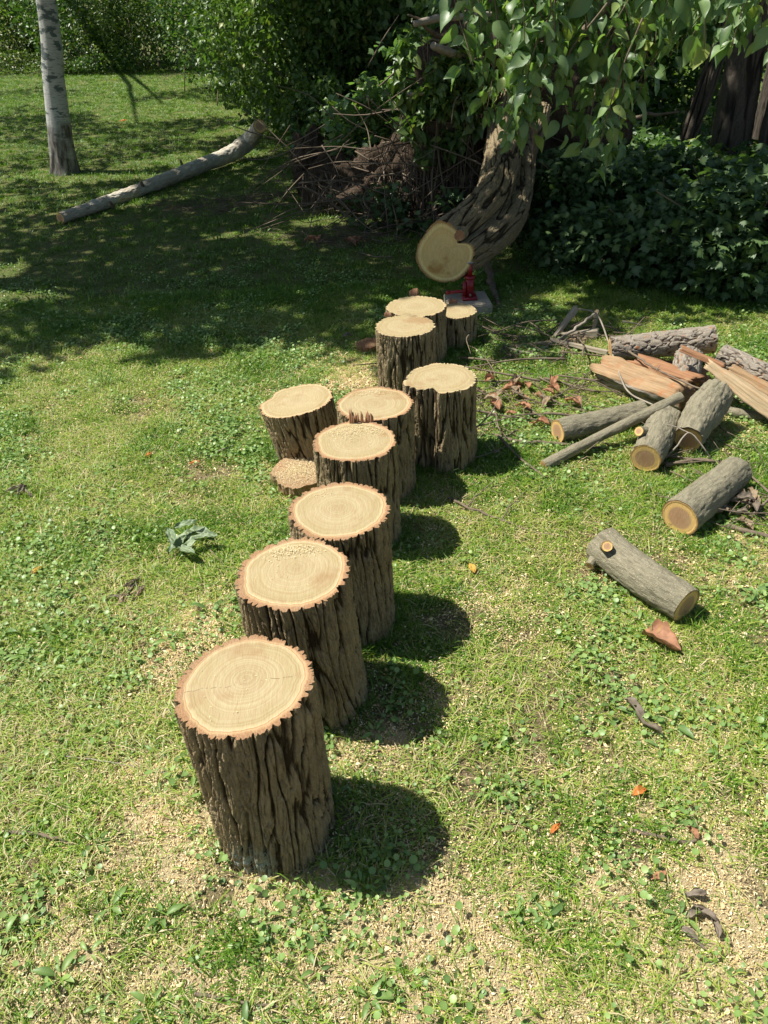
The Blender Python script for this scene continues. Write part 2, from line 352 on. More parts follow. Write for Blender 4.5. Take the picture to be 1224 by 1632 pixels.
def smooth_path(pts, rad, n):
    pts = np.asarray(pts, float); rad = np.asarray(rad, float); m = len(pts)
    d = np.concatenate([[0], np.cumsum(np.linalg.norm(np.diff(pts, axis=0), axis=1))])
    if m == 2:
        t = np.linspace(0, 1, n); return pts[0] + (pts[1] - pts[0]) * t[:, None], rad[0] + (rad[1] - rad[0]) * t
    t = np.linspace(0, d[-1], n); ext = np.vstack([2 * pts[0] - pts[1], pts, 2 * pts[-1] - pts[-2]])
    out = np.zeros((n, 3)); i = np.clip(np.searchsorted(d, t, 'right') - 1, 0, m - 2); u = ((t - d[i]) / (d[i + 1] - d[i]))[:, None]
    p0, p1, p2, p3 = ext[i], ext[i + 1], ext[i + 2], ext[i + 3]
    out = 0.5 * ((2 * p1) + (-p0 + p2) * u + (2 * p0 - 5 * p1 + 4 * p2 - p3) * u ** 2 + (-p0 + 3 * p1 - 3 * p2 + p3) * u ** 3)
    return out, np.interp(t, d, rad)

def log_geo(pts, rad, ns, nl, bark, seed=0.0, ref=(0, 0, 1), outline=None, tilt0=(0, 0), tilt1=(0, 0), end_taper=0.0, moss=None, **bk):
    """tube along pts. returns side mesh + ring info for caps"""
    C, R = smooth_path(pts, rad, nl); T = np.gradient(C, axis=0); T /= np.linalg.norm(T, axis=1)[:, None]
    ref = np.asarray(ref, float); v = ref - (T @ ref)[:, None] * T; v /= np.linalg.norm(v, axis=1)[:, None]
    u = np.cross(v, T)
    s = np.concatenate([[0], np.cumsum(np.linalg.norm(np.diff(C, axis=0), axis=1))]); L = s[-1]
    th = np.arange(ns) / ns * 2 * math.pi; c2 = np.stack([np.cos(th), np.sin(th)], 1)
    S = np.repeat(s, ns); CC = np.tile(c2, (nl, 1)); RR = np.repeat(R, ns)
    Rm = float(R.mean()); out = np.ones(ns) if outline is None else outline(th)
    dr, h = bark(CC, S, Rm, L, seed, **bk)
    lowf = 1 + 0.045 * noise(np.stack([CC[:, 0] * 1.3 + seed, CC[:, 1] * 1.3, S * 1.2 + seed], 1))
    base = RR * np.tile(out, nl) * lowf; rr = np.maximum(base + dr, base * 0.5)
    V = np.repeat(C, ns, 0) + (CC[:, :1] * np.repeat(u, ns, 0) + CC[:, 1:] * np.repeat(v, ns, 0)) * rr[:, None]
    # tilt of the end cuts (shear along the axis near each end)
    for e, tl in ((0, tilt0), (1, tilt1)):
        if tl[0] or tl[1]:
            w = np.repeat(sm(0, 1, (s / L) if e else 1 - s / L), ns)
            V += np.repeat(T, ns, 0) * ((CC[:, 0] * tl[0] + CC[:, 1] * tl[1]) * rr * w)[:, None]
    i = np.arange(nl - 1)[:, None] * ns; j = np.arange(ns)[None]; jn = (j + 1) % ns
    F = np.stack([i + j, i + jn, i + ns + jn, i + ns + j], -1).reshape(-1, 4)
    cyl = np.stack([CC[:, 0] * Rm + seed, CC[:, 1] * Rm, S], 1)
    A = {'h': h, 'cyl': cyl}
    if moss is not None: A['moss'] = moss(CC, S, L)
    info = []
    for e in (0, nl - 1):
        sl = slice(e * ns, (e + 1) * ns); cc = C[e]
        if e: pass
        info.append(dict(ring=V[sl].copy(), c=cc, smooth=cc + (V[sl] - cc) * (base[sl] / rr[sl])[:, None], u=u[e], v=v[e], R=float(R[e])))
    return V, F, A, info
def cap_geo(info, first, seed, K=26, pith=(0, 0), crack=None, push=0.0):
    ring, sm_, c = info['ring'], info['smooth'], info['c']; ns = len(ring)
    t = np.concatenate([np.linspace(0, 0.8, K // 2, endpoint=False), np.linspace(0.8, 1.0, K - K // 2)])[1:]
    pc = c + info['u'] * pith[0] * info['R'] + info['v'] * pith[1] * info['R']
    w = sm(0.78, 1.0, t)[:, None, None]; o = sm_[None] + (ring - sm_)[None] * w
    V = pc + (o - pc) * t[:, None, None]
    f = (np.linalg.norm(ring - c, axis=1) / np.linalg.norm(sm_ - c, axis=1))[None] - 1
    rn = t[:, None] * (1 + f * w[:, :, 0] + 0.0)
    V = np.vstack([pc[None], V.reshape(-1, 3)]); rn = np.concatenate([[0], rn.ravel()])
    rel = V - c; x = rel @ info['u']; y = rel @ info['v']
    k = len(t); i = np.arange(k - 1)[:, None] * ns + 1; j = np.arange(ns)[None]; jn = (j + 1) % ns
    F = np.stack([i + j, i + jn, i + ns + jn, i + ns + j], -1).reshape(-1, 4); F3 = np.stack([np.zeros(ns, int), 1 + (np.arange(ns) + 1) % ns, 1 + np.arange(ns)], 1)
    if first: F = F[:, ::-1]; F3 = F3[:, ::-1]
    crk = np.full(len(V), 9.0)
    for (a, l0, l1) in (crack or []):
        d = np.abs(-x * math.sin(a) + y * math.cos(a) + 0.0025 * np.sin(x * 70 + seed) + .0015 * np.sin(x * 190)); al = (x * math.cos(a) + y * math.sin(a)) / info['R']
        dd = d / 0.0028 + 4 * sm(0, .12, l0 - al) + 4 * sm(0, .12, al - l1); crk = np.minimum(crk, dd)
    return V, [F, F3], {'rn': rn, 'cap': np.stack([x, y, 0 * x], 1), 'crk': crk, 'seed': np.full(len(V), seed)}
def bark_rough_cap(V): return V

# ------------------------------------------------------------------ ground fields
SAW = [(560, 600, .24, 1.4), (590, 545, .16, 1.2), (330, 1010, .17, 1.5), (300, 1060, .13, .7), (250, 1250, .13, .8), (280, 1350, .10, .9), (235, 1150, .10, .5), (455, 810, .15, 1.4),
       (440, 845, .10, .7), (470, 750, .12, 1.4), (750, 1560, .22, 1.0), (950, 1480, .20, .9), (1050, 1580, .2, .9), (600, 1520, .16, .8), (450, 1580, .2, .9), (620, 1600, .2, 1.), (780, 1480, .2, .9), (1130, 1480, .2, .8), (300, 1620, .2, .7), (200, 1400, .14, .6), (900, 1590, .2, 1.), (1180, 1600, .2, .8), (850, 1400, .12, .6),
       (1180, 880, .16, .9), (1150, 905, .12, .6), (1080, 995, .12, .7), (800, 960, .2, .35), (1000, 980, .2, .35), (560, 1440, .12, .8), (300, 1480, .18, .5), (150, 1560, .25, .45),
       (1130, 700, .14, .45), (1180, 690, .14, .7), (1000, 560, .12, .4), (620, 1175, .10, .45), (700, 1120, .1, .4), (1100, 1180, .2, .45), (560, 1200, .12, .5),
       (1150, 1330, .25, .45), (980, 1250, .2, .3), (700, 1440, .12, .8), (420, 1440, .1, .7), (370, 1300, .1, .5), (760, 700, .12, .3)]
DRY = [(60, 780, .5, .9), (200, 960, .3, .9), (60, 960, .4, .7), (100, 1150, .35, 1.25), (200, 1180, .25, 1.1), (60, 1230, .3, 1.1), (150, 640, .4, .4), (280, 640, .35, .45), (100, 1330, .2, .8),
       (230, 790, .3, .6), (350, 330, .35, .8), (400, 322, .25, .8), (180, 1080, .25, .8), (820, 640, .25, .6), (1100, 1050, .3, .3), (1060, 1130, .25, .6), (560, 380, .3, .6), (1180, 1120, .3, .4)]
SAWW = [(at(a, b)[:2], r, s) for a, b, r, s in SAW]; DRYW = [(at(a, b)[:2], r, s) for a, b, r, s in DRY]
def field(x, y, L):
    o = np.zeros_like(x)
    for c, r, s in L: o = np.maximum(o, s * np.exp(-((x - c[0]) ** 2 + (y - c[1]) ** 2) / (r * r)))
    return o
def saw_f(x, y):
    return np.clip(field(x, y, SAWW) * (1.25 + 1.0 * n2(x, y, 5, 2.0)) + 0.10 * sm(3.0, 1.0, y) + 0.20 * n2(x, y, 7, 5.) * sm(5, 2, y), 0, 1.2)
def dry_f(x, y):
    return np.clip(field(x, y, DRYW) + 0.34 * n2(x, y, 1.9, 8.0) + 0.12 * sm(-.5, -2.2, x), 0, 1)
def hgt(x, y):
    return 0.006 * n2(x, y, 2.0, 1.0, 3) + 0.02 * sm(0.5, 1.0, field(x, y, SAWW[:3]))

def axis(lo, hi, c0, c1, step, far):
    a = np.arange(c0, c1 + 1e-6, step); s = step; L = []; p = c0
    while p > lo: s *= 1.22; p -= s; L.append(p)
    R = []; p = c1; s = step
    while p < hi: s *= 1.22; p += s; R.append(p)
    return np.array(L[::-1] + list(a) + R)
gx = axis(-200, 200, -4.0, 4.0, 0.035, 0); gy = axis(-60, 320, 0.3, 8.0, 0.035, 0)
X, Y = np.meshgrid(gx, gy); X, Y = X.ravel(), Y.ravel(); nx, ny = len(gx), len(gy)
near = (np.abs(X) < 6) & (Y > -1) & (Y < 12)
Z = np.where(near, hgt(X, Y), 0.0)
i = np.arange(ny - 1)[:, None] * nx; j = np.arange(nx - 1)[None]
GF = np.stack([i + j, i + j + 1, i + nx + j + 1, i + nx + j], -1).reshape(-1, 4)
green = np.clip(sm(2.5, 7.0, Y) + 0.35 - dry_f(X, Y) * .8, 0, 1)
g = mk('ground', np.stack([X, Y, Z], 1), GF, M['ground'], None, {'saw': np.where(near, saw_f(X, Y), 0), 'dry': dry_f(X, Y), 'green': green})
tag(g, kind='structure')

# ------------------------------------------------------------------ stumps
STUMPS = []      # (x, y, R) kept clear of grass
def stump(label, tx, ty, D, R, seed, ns=420, nl=200, rim=1.0, tilt=(0, 0), lean=(0, 0), outline=None, pith=(0, 0), crack=None, moss=None, rb=1.0, **bk):
    T = atD(tx, ty, D); h = T[2]; base = np.array([T[0] + lean[0], T[1] + lean[1], -0.02])
    root = thing('tree_stump', label, 'log section', (base[0], base[1], 0), 'upright sawn sections of the trunk')
    V, F, A, info = log_geo([base, (base + T) / 2 + (0, 0, 0), T], [R * rb * 1.03, R * 0.5 * (1 + rb), R], ns, nl, bark_deep, seed, ref=(0, 1, 0), outline=outline, tilt1=tilt, moss=moss, **bk)
    if 'moss' not in A: A['moss'] = np.zeros(len(V))
    mk('bark', V, F[:, ::-1], M['bark_deep'], root, A)
    cv, cf, ca = cap_geo(info[1], True, seed, pith=pith, crack=crack)
    an_ = np.arctan2(ca['cap'][:, 1], ca['cap'][:, 0]); vv = noise(np.stack([np.cos(an_) * 1.6 + seed, np.sin(an_) * 1.6, an_ * 0], 1)) * .06 + noise(np.stack([np.cos(an_) * 6 + seed, np.sin(an_) * 6, an_ * 0], 1)) * .02
    ca['rn'] = ca['rn'] * (1 - (1 - rim + .02 + vv) * sm(.5, .8, ca['rn']))
    mk('cut_top', cv, cf, M['cut_stump'], root, ca, smooth=False)
    STUMPS.append((base[0], base[1], R)); STUMPS.append((0.5 * (base[0] + T[0]), .5 * (base[1] + T[1]), R * .95))
    print('stump', label[:30], 'h', round(float(h), 3), 'base', base.round(3))
    return root, T, info[1]
def dent(cs):
    def f(th):
        o = np.ones_like(th)
        for a, w, d in cs:
            dd = np.angle(np.exp(1j * (th - a))); o = o + d * np.exp(-(dd / w) ** 2)
        return o
    return f
def mossf(CC, S, L):
    a = np.arctan2(CC[:, 1], CC[:, 0]); d = np.abs(np.angle(np.exp(1j * (a - MOSS_A)))); return (1 - sm(.25, .5, d)) * (1 - sm(.08, .17, S))
MOSS_A = math.radians(-108)
s1, T1, i1 = stump('nearest and largest round stump with a long crack across its ringed top', 389, 1090, 1.70, .152, 1.3, 640, 300, tilt=(0.0, 0.0), pith=(.02, .12),
      crack=[(math.radians(-175), -.0, .86), (math.radians(8), .25, .8)], moss=mossf, twist=-.55, freq=38, amp=.0125, warp=.34, rb=.98, lean=(.012, 0))
s2, T2, i2 = stump('second stump from the front, sawdust along the back of its top', 467, 912, 2.08, .157, 4.1, 560, 240, pith=(.05, .15), amp=.012, twist=.3, rb=1.0, lean=(.015, 0))
s3, T3, i3 = stump('third stump from the front with a brown stain on its ringed top', 541, 812, 2.35, .156, 7.7, 520, 220, pith=(-.05, .05), amp=.012, twist=.35, rb=.97)
s4, T4, i4 = stump('stump with orange splinters standing at the back of its sawdust topped cut', 565, 702, 2.77, .153, 2.9, 440, 180, amp=.010)
s5, T5, i5 = stump('pale topped stump behind the orange splinters, between two neighbours', 597, 643, 3.065, .153, 9.2, 400, 160, rim=.97, amp=.011)
s6, T6, i6 = stump('leftmost stump, leaning left with a dent in the back of its rim', 472, 638, 3.40, .169, 12.4, 400, 160, rim=.92, tilt=(-.05, .03), lean=(.05, -.02),
      outline=dent([(math.radians(150), .25, -.13)]), amp=.010, rb=.88)
s7, T7, i7 = stump('tall dark stump standing to the right with a notched front rim', 705, 602, 3.245, .150, 15.0, 440, 200, rim=.87, tilt=(.0, .0),
      outline=dent([(math.radians(-118), .17, -.24), (math.radians(-165), .3, .16)]), twist=0.2, amp=.012, rb=1.02, lean=(.0, 0))
s8, T8, i8 = stump('narrow stump fully lit with a slanting top, near the middle of the row', 646, 519, 3.765, .148, 18.5, 380, 160, rim=.86, amp=.011, rb=.98)
s9, T9, i9 = stump('wide topped stump second from the far end with an orange chip behind it', 664, 488, 4.195, .165, 21.0, 340, 140, rim=.88, amp=.011)
s10, T10, i10 = stump('lowest and farthest stump half hidden beside the red jack', 724, 495, 4.41, .128, 24.0, 300, 120, rim=.88, amp=.011)

def shard(name, p, w, d, h, parent, mat, seed, lean=(0, 0), n=7):
    """ragged upright splinter: a tapering toothed plate"""
    r = np.random.default_rng(seed); V = []; tops = []
    xs = np.linspace(-w / 2, w / 2, n); hs = h * (0.45 + 0.55 * r.random(n)); hs[0] *= .5; hs[-1] *= .45
    for x, hh in zip(xs, hs):
        for yy, zz, k in ((-d / 2, -.012, 0), (d / 2, -.012, 0), (-d / 4, hh, 1), (d / 4, hh * .93, 1)):
            V.append((p[0] + x + lean[0] * max(zz, 0) + r.normal() * w * .02, p[1] + yy + lean[1] * max(zz, 0), p[2] + zz))
    V = np.array(V); Q = []
    for i in range(n - 1):
        a = i * 4; b = a + 4; Q += [(a, b, b + 2, a + 2), (b + 1, a + 1, a + 3, b + 3), (a + 2, b + 2, b + 3, a + 3)]
    Q += [(1, 0, 2, 3), ((n - 1) * 4, (n - 1) * 4 + 1, (n - 1) * 4 + 3, (n - 1) * 4 + 2)]
    return mk(name, V, np.array(Q), mat, parent, {'cyl': (V - p)}, smooth=False)
for (px, py, w, h, sd_) in ((561, 674, .020, .070, 1), (569, 672, .018, .046, 2), (577, 673, .012, .058, 3), (589, 672, .030, .048, 4)):
    q = at(px, py, T4[2]); shard('splinter', q, w, .012, h, s4, M['splinter'], sd_)
q = at(660, 468, T9[2]); shard('splinter', q, .055, .02, .035, s9, M['splinter'], 9)
q = at(722, 483, T10[2]); shard('splinter', q, .05, .02, .04, s10, M['splinter'], 10); 
q = at(630, 500, T9[2] - .01); shard('splinter', q + np.array([0, -.0, -.0]), .12, .012, .012, s9, M['splinter'], 19, n=16)
q = at(495, 790, T3[2] - .01)
# flat slab with sawdust between stumps
def rough_disc(name, label, c, R, h, seed, cutm, ns=160, ref=(0, 1, 0), tilt=(0, 0), outline=None, group=None, cat='wood slab'):
    root = thing(name, label, cat, c, group)
    V, F, A, info = log_geo([c + np.array([0, 0, -.01]), c + np.array([0, 0, h])], [R, R], ns, 24, bark_deep, seed, ref=ref, outline=outline, tilt1=tilt, amp=.009)
    A['moss'] = np.zeros(len(V)); mk('side', V, F[:, ::-1], cutm, root, A)
    cv, cf, ca = cap_geo(info[1], True, seed); ca['cyl'] = ca['cap']; mk('cut_top', cv, cf, cutm, root, ca, smooth=False); return root
c = at(478, 770, 0.0); rough_disc('bark_slab', 'low slab buried in sawdust under the front of the leftmost stump', c, .125, .06, 31., M['split'], outline=dent([(0.3, .5, -.25), (2., .4, .12), (3.6, .3, -.2), (4.6, .3, .12)]), tilt=(0, 0))
STUMPS.append((c[0], c[1], .1))
c = at(592, 558, 0.0); rough_disc('wood_chunk', 'small brown wood chunk in sawdust left of the narrow lit stump', c, .07, .05, 33., M['splinter'], outline=dent([(1.3, .5, -.4), (3., .4, .25)]), tilt=(.1, .1), cat='wood chunk')

# ------------------------------------------------------------------ logs of the pile
def log(name, label, a, b, ra, rb, bark='bark_smooth', fn=bark_smooth, cap='cut_log', seed=0, ns=140, nl=120, mid=None, mr=None, ref=(0, 0, 1), outline=None, cat='log', group='cut logs of the pile', caps=(True, True), tilt0=(0, 0), pith=(0, 0), kind=None, stubs=(), **bk):
    pts = [a] + ([mid] if mid is not None else []) + [b]; rad = [ra] + ([mr] if mid is not None else []) + [rb]
    lo = min(pts, key=lambda p: p[2]); root = thing(name, label, cat, (lo[0], lo[1], 0), group)
    V, F, A, info = log_geo(pts, rad, ns, nl, fn, seed, ref=ref, outline=outline, tilt0=tilt0, **bk)
    A['moss'] = np.zeros(len(V)); mk('bark', V, F[:, ::-1], M[bark], root, A)
    for e in (0, 1):
        if caps[e]:
            cv, cf, ca = cap_geo(info[e], e == 1, seed + e * 3.3, 20, pith=pith); mk('cut_end', cv, cf, M[cap], root, ca, smooth=False)
    for p, q, r in stubs:
        V, F, A, inf = log_geo([p, q], [r * 1.35, r], 40, 14, bark_smooth, seed + 5); A['moss'] = np.zeros(len(V))
        sb = mk('branch_stub', V, F[:, ::-1], M[bark], root, A)
        cv, cf, ca = cap_geo(inf[1], True, seed + 9, 10); mk('cut_end', cv, cf, M['cut_log'], sb, ca, smooth=False)
    return root
log('cut_log', 'speckled log lying at the right edge of the pile, round sawn end facing left', at(1083, 826, .072), at(1172, 752, .068), .073, .066, seed=2, ns=200, mid=at(1130, 787, .076), mr=.071, amp=.004, lump=.008)
kp = at(968, 873, .115)
log('cut_log', 'lone log nearest the front right, a cut branch knot on its upper end', at(1094, 966, .062), at(960, 868, .07), .062, .070, seed=5, ns=220, nl=160, mid=at(1018, 914, .072), mr=.063, amp=.004, lump=.010,
    stubs=[(kp + np.array([.005, .03, -.02]), kp + np.array([-.012, -.03, .03]), .019), (at(948, 890, .05), at(940, 902, .04), .016)])
log('cut_log', 'log under the long pole at the left of the pile', at(888, 688, .056), at(1022, 656, .056), .056, .052, seed=8, ns=160, amp=.004, lump=.010)
log('cut_log', 'short log with a small sawn stub above its round end', at(1028, 731, .07), at(1062, 668, .085), .066, .074, seed=11, ns=180, amp=.005, lump=.012,
    stubs=[(at(1030, 690, .11), at(1018, 687, .15), .020)])
log('cut_log', 'thick knobbly log leaning on the pile beside the short stubbed log', at(1097, 702, .068), at(1142, 622, .17), .066, .075, seed=14, ns=180, mid=at(1120, 655, .12), mr=.085, lump=.022, amp=.007)
log('long_pole', 'long thin pole lying across the logs with its lower end in the grass', at(866, 742, .022), at(1085, 632, .17), .026, .024, seed=17, ns=60, nl=160, mid=at(960, 694, .075), mr=.024, cat='pole', group=None)
log('bark_log', 'grey flaky log lying on top of the far side of the pile', at(972, 556, .10), at(1138, 541, .15), .062, .072, 'bark_flaky', bark_flaky, seed=20, ns=170, nl=170, outline=dent([(math.radians(-70), .5, -.3)]))
log('bark_log', 'short flaky chunk propping up the grey log from below', at(1090, 610, .06), at(1098, 566, .14), .075, .07, 'bark_flaky', bark_flaky, seed=23, ns=120, nl=60)
log('bark_log', 'flaky log running off the right edge of the photo', at(1150, 566, .12), at(1262, 618, .07), .060, .055, 'bark_flaky', bark_flaky, seed=26, ns=160, nl=150)
log('round_chunk', 'small sawn chunk wedged between the split log and the knobbly log', at(1098, 622, .06), at(1072, 604, .06), .038, .04, 'bark_flaky', bark_flaky, seed=28, ns=80, nl=40)
log('thin_log', 'thin grey branch running to the right edge behind the knobbly log', at(1140, 652, .025), at(1250, 672, .025), .024, .020, 'bark_smooth', bark_smooth, seed=29, ns=50, nl=60)

def wedge(name, label, a, b, prof, mat, seed, barkf=None, up=(0, 0, 1), cat='split wood', group=None, taper=(1, 1), root=None):
    """split piece: polygon profile swept from a to b with fibrous roughness. barkf = list of profile edges that carry bark"""
    a, b = np.array(a, float), np.array(b, float); T = (b - a); L = np.linalg.norm(T); T /= L
    v = np.array(up, float); v -= v @ T * T; v /= np.linalg.norm(v); u = np.cross(v, T); nl = 60
    prof = np.array(prof, float); m = 8; P = []; eid = []
    for i in range(len(prof)):
        p, q = prof[i], prof[(i + 1) % len(prof)]
        for k in range(m): P.append(p + (q - p) * k / m); eid.append(i)
    P = np.array(P); ns = len(P); s = np.linspace(0, L, nl)
    W = np.interp(s, [0, L], taper)
    V = a + T * s[:, None, None] + (u * P[None, :, :1] + v * P[None, :, 1:]) * W[:, None, None]
    rr = np.repeat(s, ns); pp = np.tile(P, (nl, 1)); nn = fbm(np.stack([pp[:, 0] * 60 + seed, pp[:, 1] * 60, rr * 5], 1), 3); n_ = fbm(np.stack([pp[:, 0] * 14 + seed, pp[:, 1] * 14, rr * 8 + 3], 1), 2)
    V = V.reshape(-1, 3); sc = np.abs(prof).max(); cen = np.repeat(a + T * s[:, None], ns, 0)
    dirv = V - cen; V = V + dirv * (0.14 * nn + 0.16 * n_)[:, None]
    e0 = np.abs(np.random.default_rng(int(seed * 7)).normal(size=ns)) * sc * .35
    V[:ns] += T * e0[:, None] * -1; V[-ns:] += T * e0[::-1, None]
    i = np.arange(nl - 1)[:, None] * ns; j = np.arange(ns)[None]; jn = (j + 1) % ns
    F = np.stack([i + j, i + jn, i + ns + jn, i + ns + j], -1).reshape(-1, 4); ed = np.tile(np.array(eid), nl - 1)
    cyl = np.stack([pp[:, 0] + seed, pp[:, 1], rr], 1); h = np.clip(.7 + nn, 0, 1)
    V = np.vstack([V, a, b]); cyl = np.vstack([cyl, [[seed, 0, 0], [seed, 0, L]]]); h = np.append(h, [1, 1]); n0 = len(V) - 2
    e1 = np.stack([np.full(ns, n0), (np.arange(ns) + 1) % ns, np.arange(ns)], 1); o = (nl - 1) * ns
    e2 = np.stack([np.full(ns, n0 + 1), o + np.arange(ns), o + (np.arange(ns) + 1) % ns], 1)
    if root is None: root = thing(name, label, cat, (a[0], a[1], 0), group)
    bk = np.isin(ed, barkf or [])
    mk('split_wood', V, [F[~bk], e1, e2], mat, root, {'cyl': cyl}, smooth=False)
    if bk.any():
        mk('bark', V, [F[bk]], M['bark_flaky'], root, {'cyl': cyl, 'h': h, 'moss': h * 0})
    return root
wedge('split_log', 'broad split log with its fresh tan face up, left of the pile', at(968, 592, .065), at(1084, 634, .085), [(-.09, .02), (.0, .085), (.085, .03), (.07, -.05), (-.055, -.06)], M['split'], 3, [2, 3, 4], group='split pieces of the pile')
wedge('split_plank', 'long bright split plank sloping down at the right edge', at(1132, 582, .20), at(1252, 668, .07), [(-.038, -.025), (-.015, .03), (.032, .022), (.04, -.03)], M['split_pale'], 5, group='split pieces of the pile', taper=(.7, 1.2))
wedge('bark_strip', 'reddish strip of wood lying over the grey flaky log', at(1088, 556, .24), at(1152, 584, .20), [(-.02, -.01), (-.01, .015), (.018, .010), (.015, -.012)], M['splinter'], 7, group='split pieces of the pile')
wedge('red_bark_slab', 'red brown slab of inner bark behind the tan split log', at(1018, 578, .10), at(1104, 606, .11), [(-.06, -.02), (-.05, .02), (.05, .022), (.06, -.018)], M['splinter'], 8, group='split pieces of the pile')
wedge('split_log', 'short split wedge with red inner wood under the flaky chunk', at(1060, 600, .05), at(1122, 596, .06), [(-.05, -.03), (-.01, .05), (.05, -.02)], M['splinter'], 9, [2], group='split pieces of the pile')
wedge('split_plank', 'narrow tan split plank behind the bright one at the right edge', at(1168, 588, .10), at(1262, 640, .05), [(-.03, -.015), (-.01, .02), (.03, .012), (.03, -.02)], M['split'], 10, group='split pieces of the pile')
for k, (lb, a, b, r) in enumerate([
    ('split stick standing up at a slant behind the splinter heap', at(884, 536, .03), atY(917, 492, 4.35), .022),
    ('grey split piece lying left in the splinter heap', at(812, 552, .02), at(932, 541, .03), .020),
    ('long tan splinter pointing from the heap to the grey log', at(878, 541, .05), at(968, 562, .03), .018),
    ('short upright splinter at the back of the heap', at(944, 536, .02), atY(952, 496, 4.5), .016),
    ('thick splinter block at the right of the heap', at(898, 534, .035), at(950, 530, .04), .030),
    ('dark splinter lying flat under the heap', at(840, 545, .015), at(900, 556, .015), .014)]):
    wedge('wood_splinter', lb, a, b, [(-r, -r * .5), (-r * .6, r * .6), (r * .5, r * .7), (r, -r * .4)], M['split_pale'] if k % 2 else M['old_board'], 11 + k, [3], group='splinters heaped by the logs', taper=(.6, 1.))

# ------------------------------------------------------------------ twigs
def tube(pts, rad, ns=8, nl=40, seed=0, jit=0.0):
    pts = np.array(pts, float)
    C_, R_ = smooth_path(pts, rad, nl)
    if jit: C_ = C_ + jit * np.stack([noise(np.stack([np.arange(nl) * .22 + seed * 3 + q * 9, np.zeros(nl) + seed, np.zeros(nl)], 1)) for q in range(3)], 1) * np.array([1, 1, .5])
    T = np.gradient(C_, axis=0); T /= np.linalg.norm(T, axis=1)[:, None] + 1e-9
    ref = np.array([.13, .31, .94]); v = ref - (T @ ref)[:, None] * T; v /= np.linalg.norm(v, axis=1)[:, None] + 1e-9; u = np.cross(v, T)
    th = np.arange(ns) / ns * 2 * math.pi
    V = C_[:, None] + (u[:, None] * np.cos(th)[None, :, None] + v[:, None] * np.sin(th)[None, :, None]) * R_[:, None, None]
    s = np.linspace(0, 1, nl) * np.linalg.norm(pts[-1] - pts[0])
    cyl = np.stack([np.tile(np.cos(th) * rad[0], nl) + seed, np.tile(np.sin(th) * rad[0], nl), np.repeat(s, ns)], 1)
    i = np.arange(nl - 1)[:, None] * ns; j = np.arange(ns)[None]; jn = (j + 1) % ns
    F = np.stack([i + j, i + ns + j, i + ns + jn, i + jn], -1).reshape(-1, 4)
    e = [np.arange(ns)[None], (np.arange(ns)[::-1] + (nl - 1) * ns)[None]]
    hh = np.clip(.75 + .4 * noise(cyl * 60), 0, 1)
    return V.reshape(-1, 3), [F] + e, {'cyl': cyl, 'h': hh, 'moss': hh * 0}
def twig(name, label, pts, r0, r1, mat='twig', seed=0, forks=(), group=None, jit=.008, cat='twig'):
    n = len(pts); P = [tube(pts, np.linspace(r0, r1, n), 8, 50, seed, jit)]
    for f_ in forks: P.append(tube(f_, np.linspace(r0 * .6, r1 * .6, len(f_)), 6, 24, seed + 3, jit))
    V, F, A = cat_mesh(P); o = mk(name, V, F, M[mat], None, A); return tag(o, label, cat, group)
G = 'twigs on the lawn'
twig('branch', 'grey branch leaning out of the splinter heap', [at(858, 560, .01), at(905, 532, .06), at(948, 500, .14)], .011, .007, 'twig_grey', 31, group=G, jit=.01)
twig('branch', 'thin branch lying across the red brown slab', [at(1002, 560, .14), at(1050, 590, .17), at(1120, 622, .2)], .006, .004, 'twig', 32, group=G, jit=.01)
twig('branch', 'dark stick on the grass under the splinter heap', [at(800, 572, .01), at(850, 560, .02), at(920, 566, .02)], .007, .004, 'twig', 33, group=G, jit=.01)
twig('bent_twig', 'pale bent twig arching over the split logs', [atY(918, 492, 4.4), atY(950, 500, 4.3), atY(968, 540, 4.05), at(985, 590, .12), at(1002, 625, .10), at(1040, 645, .12)], .005, .004, 'twig_grey', 1, group=G, jit=.004)
twig('upright_twig', 'thin upright twig rising in front of the pile', [at(1048, 706, .1), atY(1040, 650, 3.35), atY(1043, 600, 3.4), atY(1052, 582, 3.4)], .003, .002, 'twig_grey', 2, group=G, jit=.004)
twig('forked_twig', 'forked pale twig in front of the two sawn log ends', [at(1058, 732, .02), at(1078, 712, .08), at(1098, 690, .13), at(1120, 712, .08), at(1136, 737, .01)], .004, .003, 'twig_grey', 3, forks=[[at(1098, 690, .13), at(1070, 678, .14), at(1030, 672, .14)]], group=G, jit=.003)
twig('dark_branch', 'dark crooked branch lying left of the long pole', [at(785, 693, .01), at(830, 704, .02), at(880, 706, .02), at(930, 712, .02), at(970, 714, .01)], .011, .006, 'twig', 4, forks=[[at(800, 700, .02), at(815, 690, .03), at(826, 685, .05)]], group=G)
twig('dark_branch', 'dark branch under the sawn ends of the pile', [at(1060, 742, .015), at(1110, 733, .02), at(1155, 738, .015)], .010, .007, 'twig', 5, group=G)
twig('lawn_twig', 'long thin forked twig right of the third shadow', [at(715, 793, .01), at(745, 808, .025), at(790, 825, .02), at(850, 847, .015), at(905, 857, .01)], .006, .003, 'twig', 6, forks=[[at(800, 828, .02), at(815, 805, .04), at(840, 780, .02)], [at(745, 808, .02), at(760, 790, .04), at(785, 768, .03)]], group=G)
twig('lawn_twig', 'short brown twig at the left edge of the photo', [at(-8, 1326, .01), at(40, 1327, .015), at(80, 1334, .015), at(118, 1347, .008)], .0055, .004, 'twig', 7, group=G, jit=.004)
twig('lawn_twig', 'short reddish twig at the bottom edge of the photo', [at(310, 1584, .008), at(350, 1590, .01), at(405, 1600, .01), at(460, 1606, .006)], .004, .0025, 'twig', 8, group=G, jit=.003)
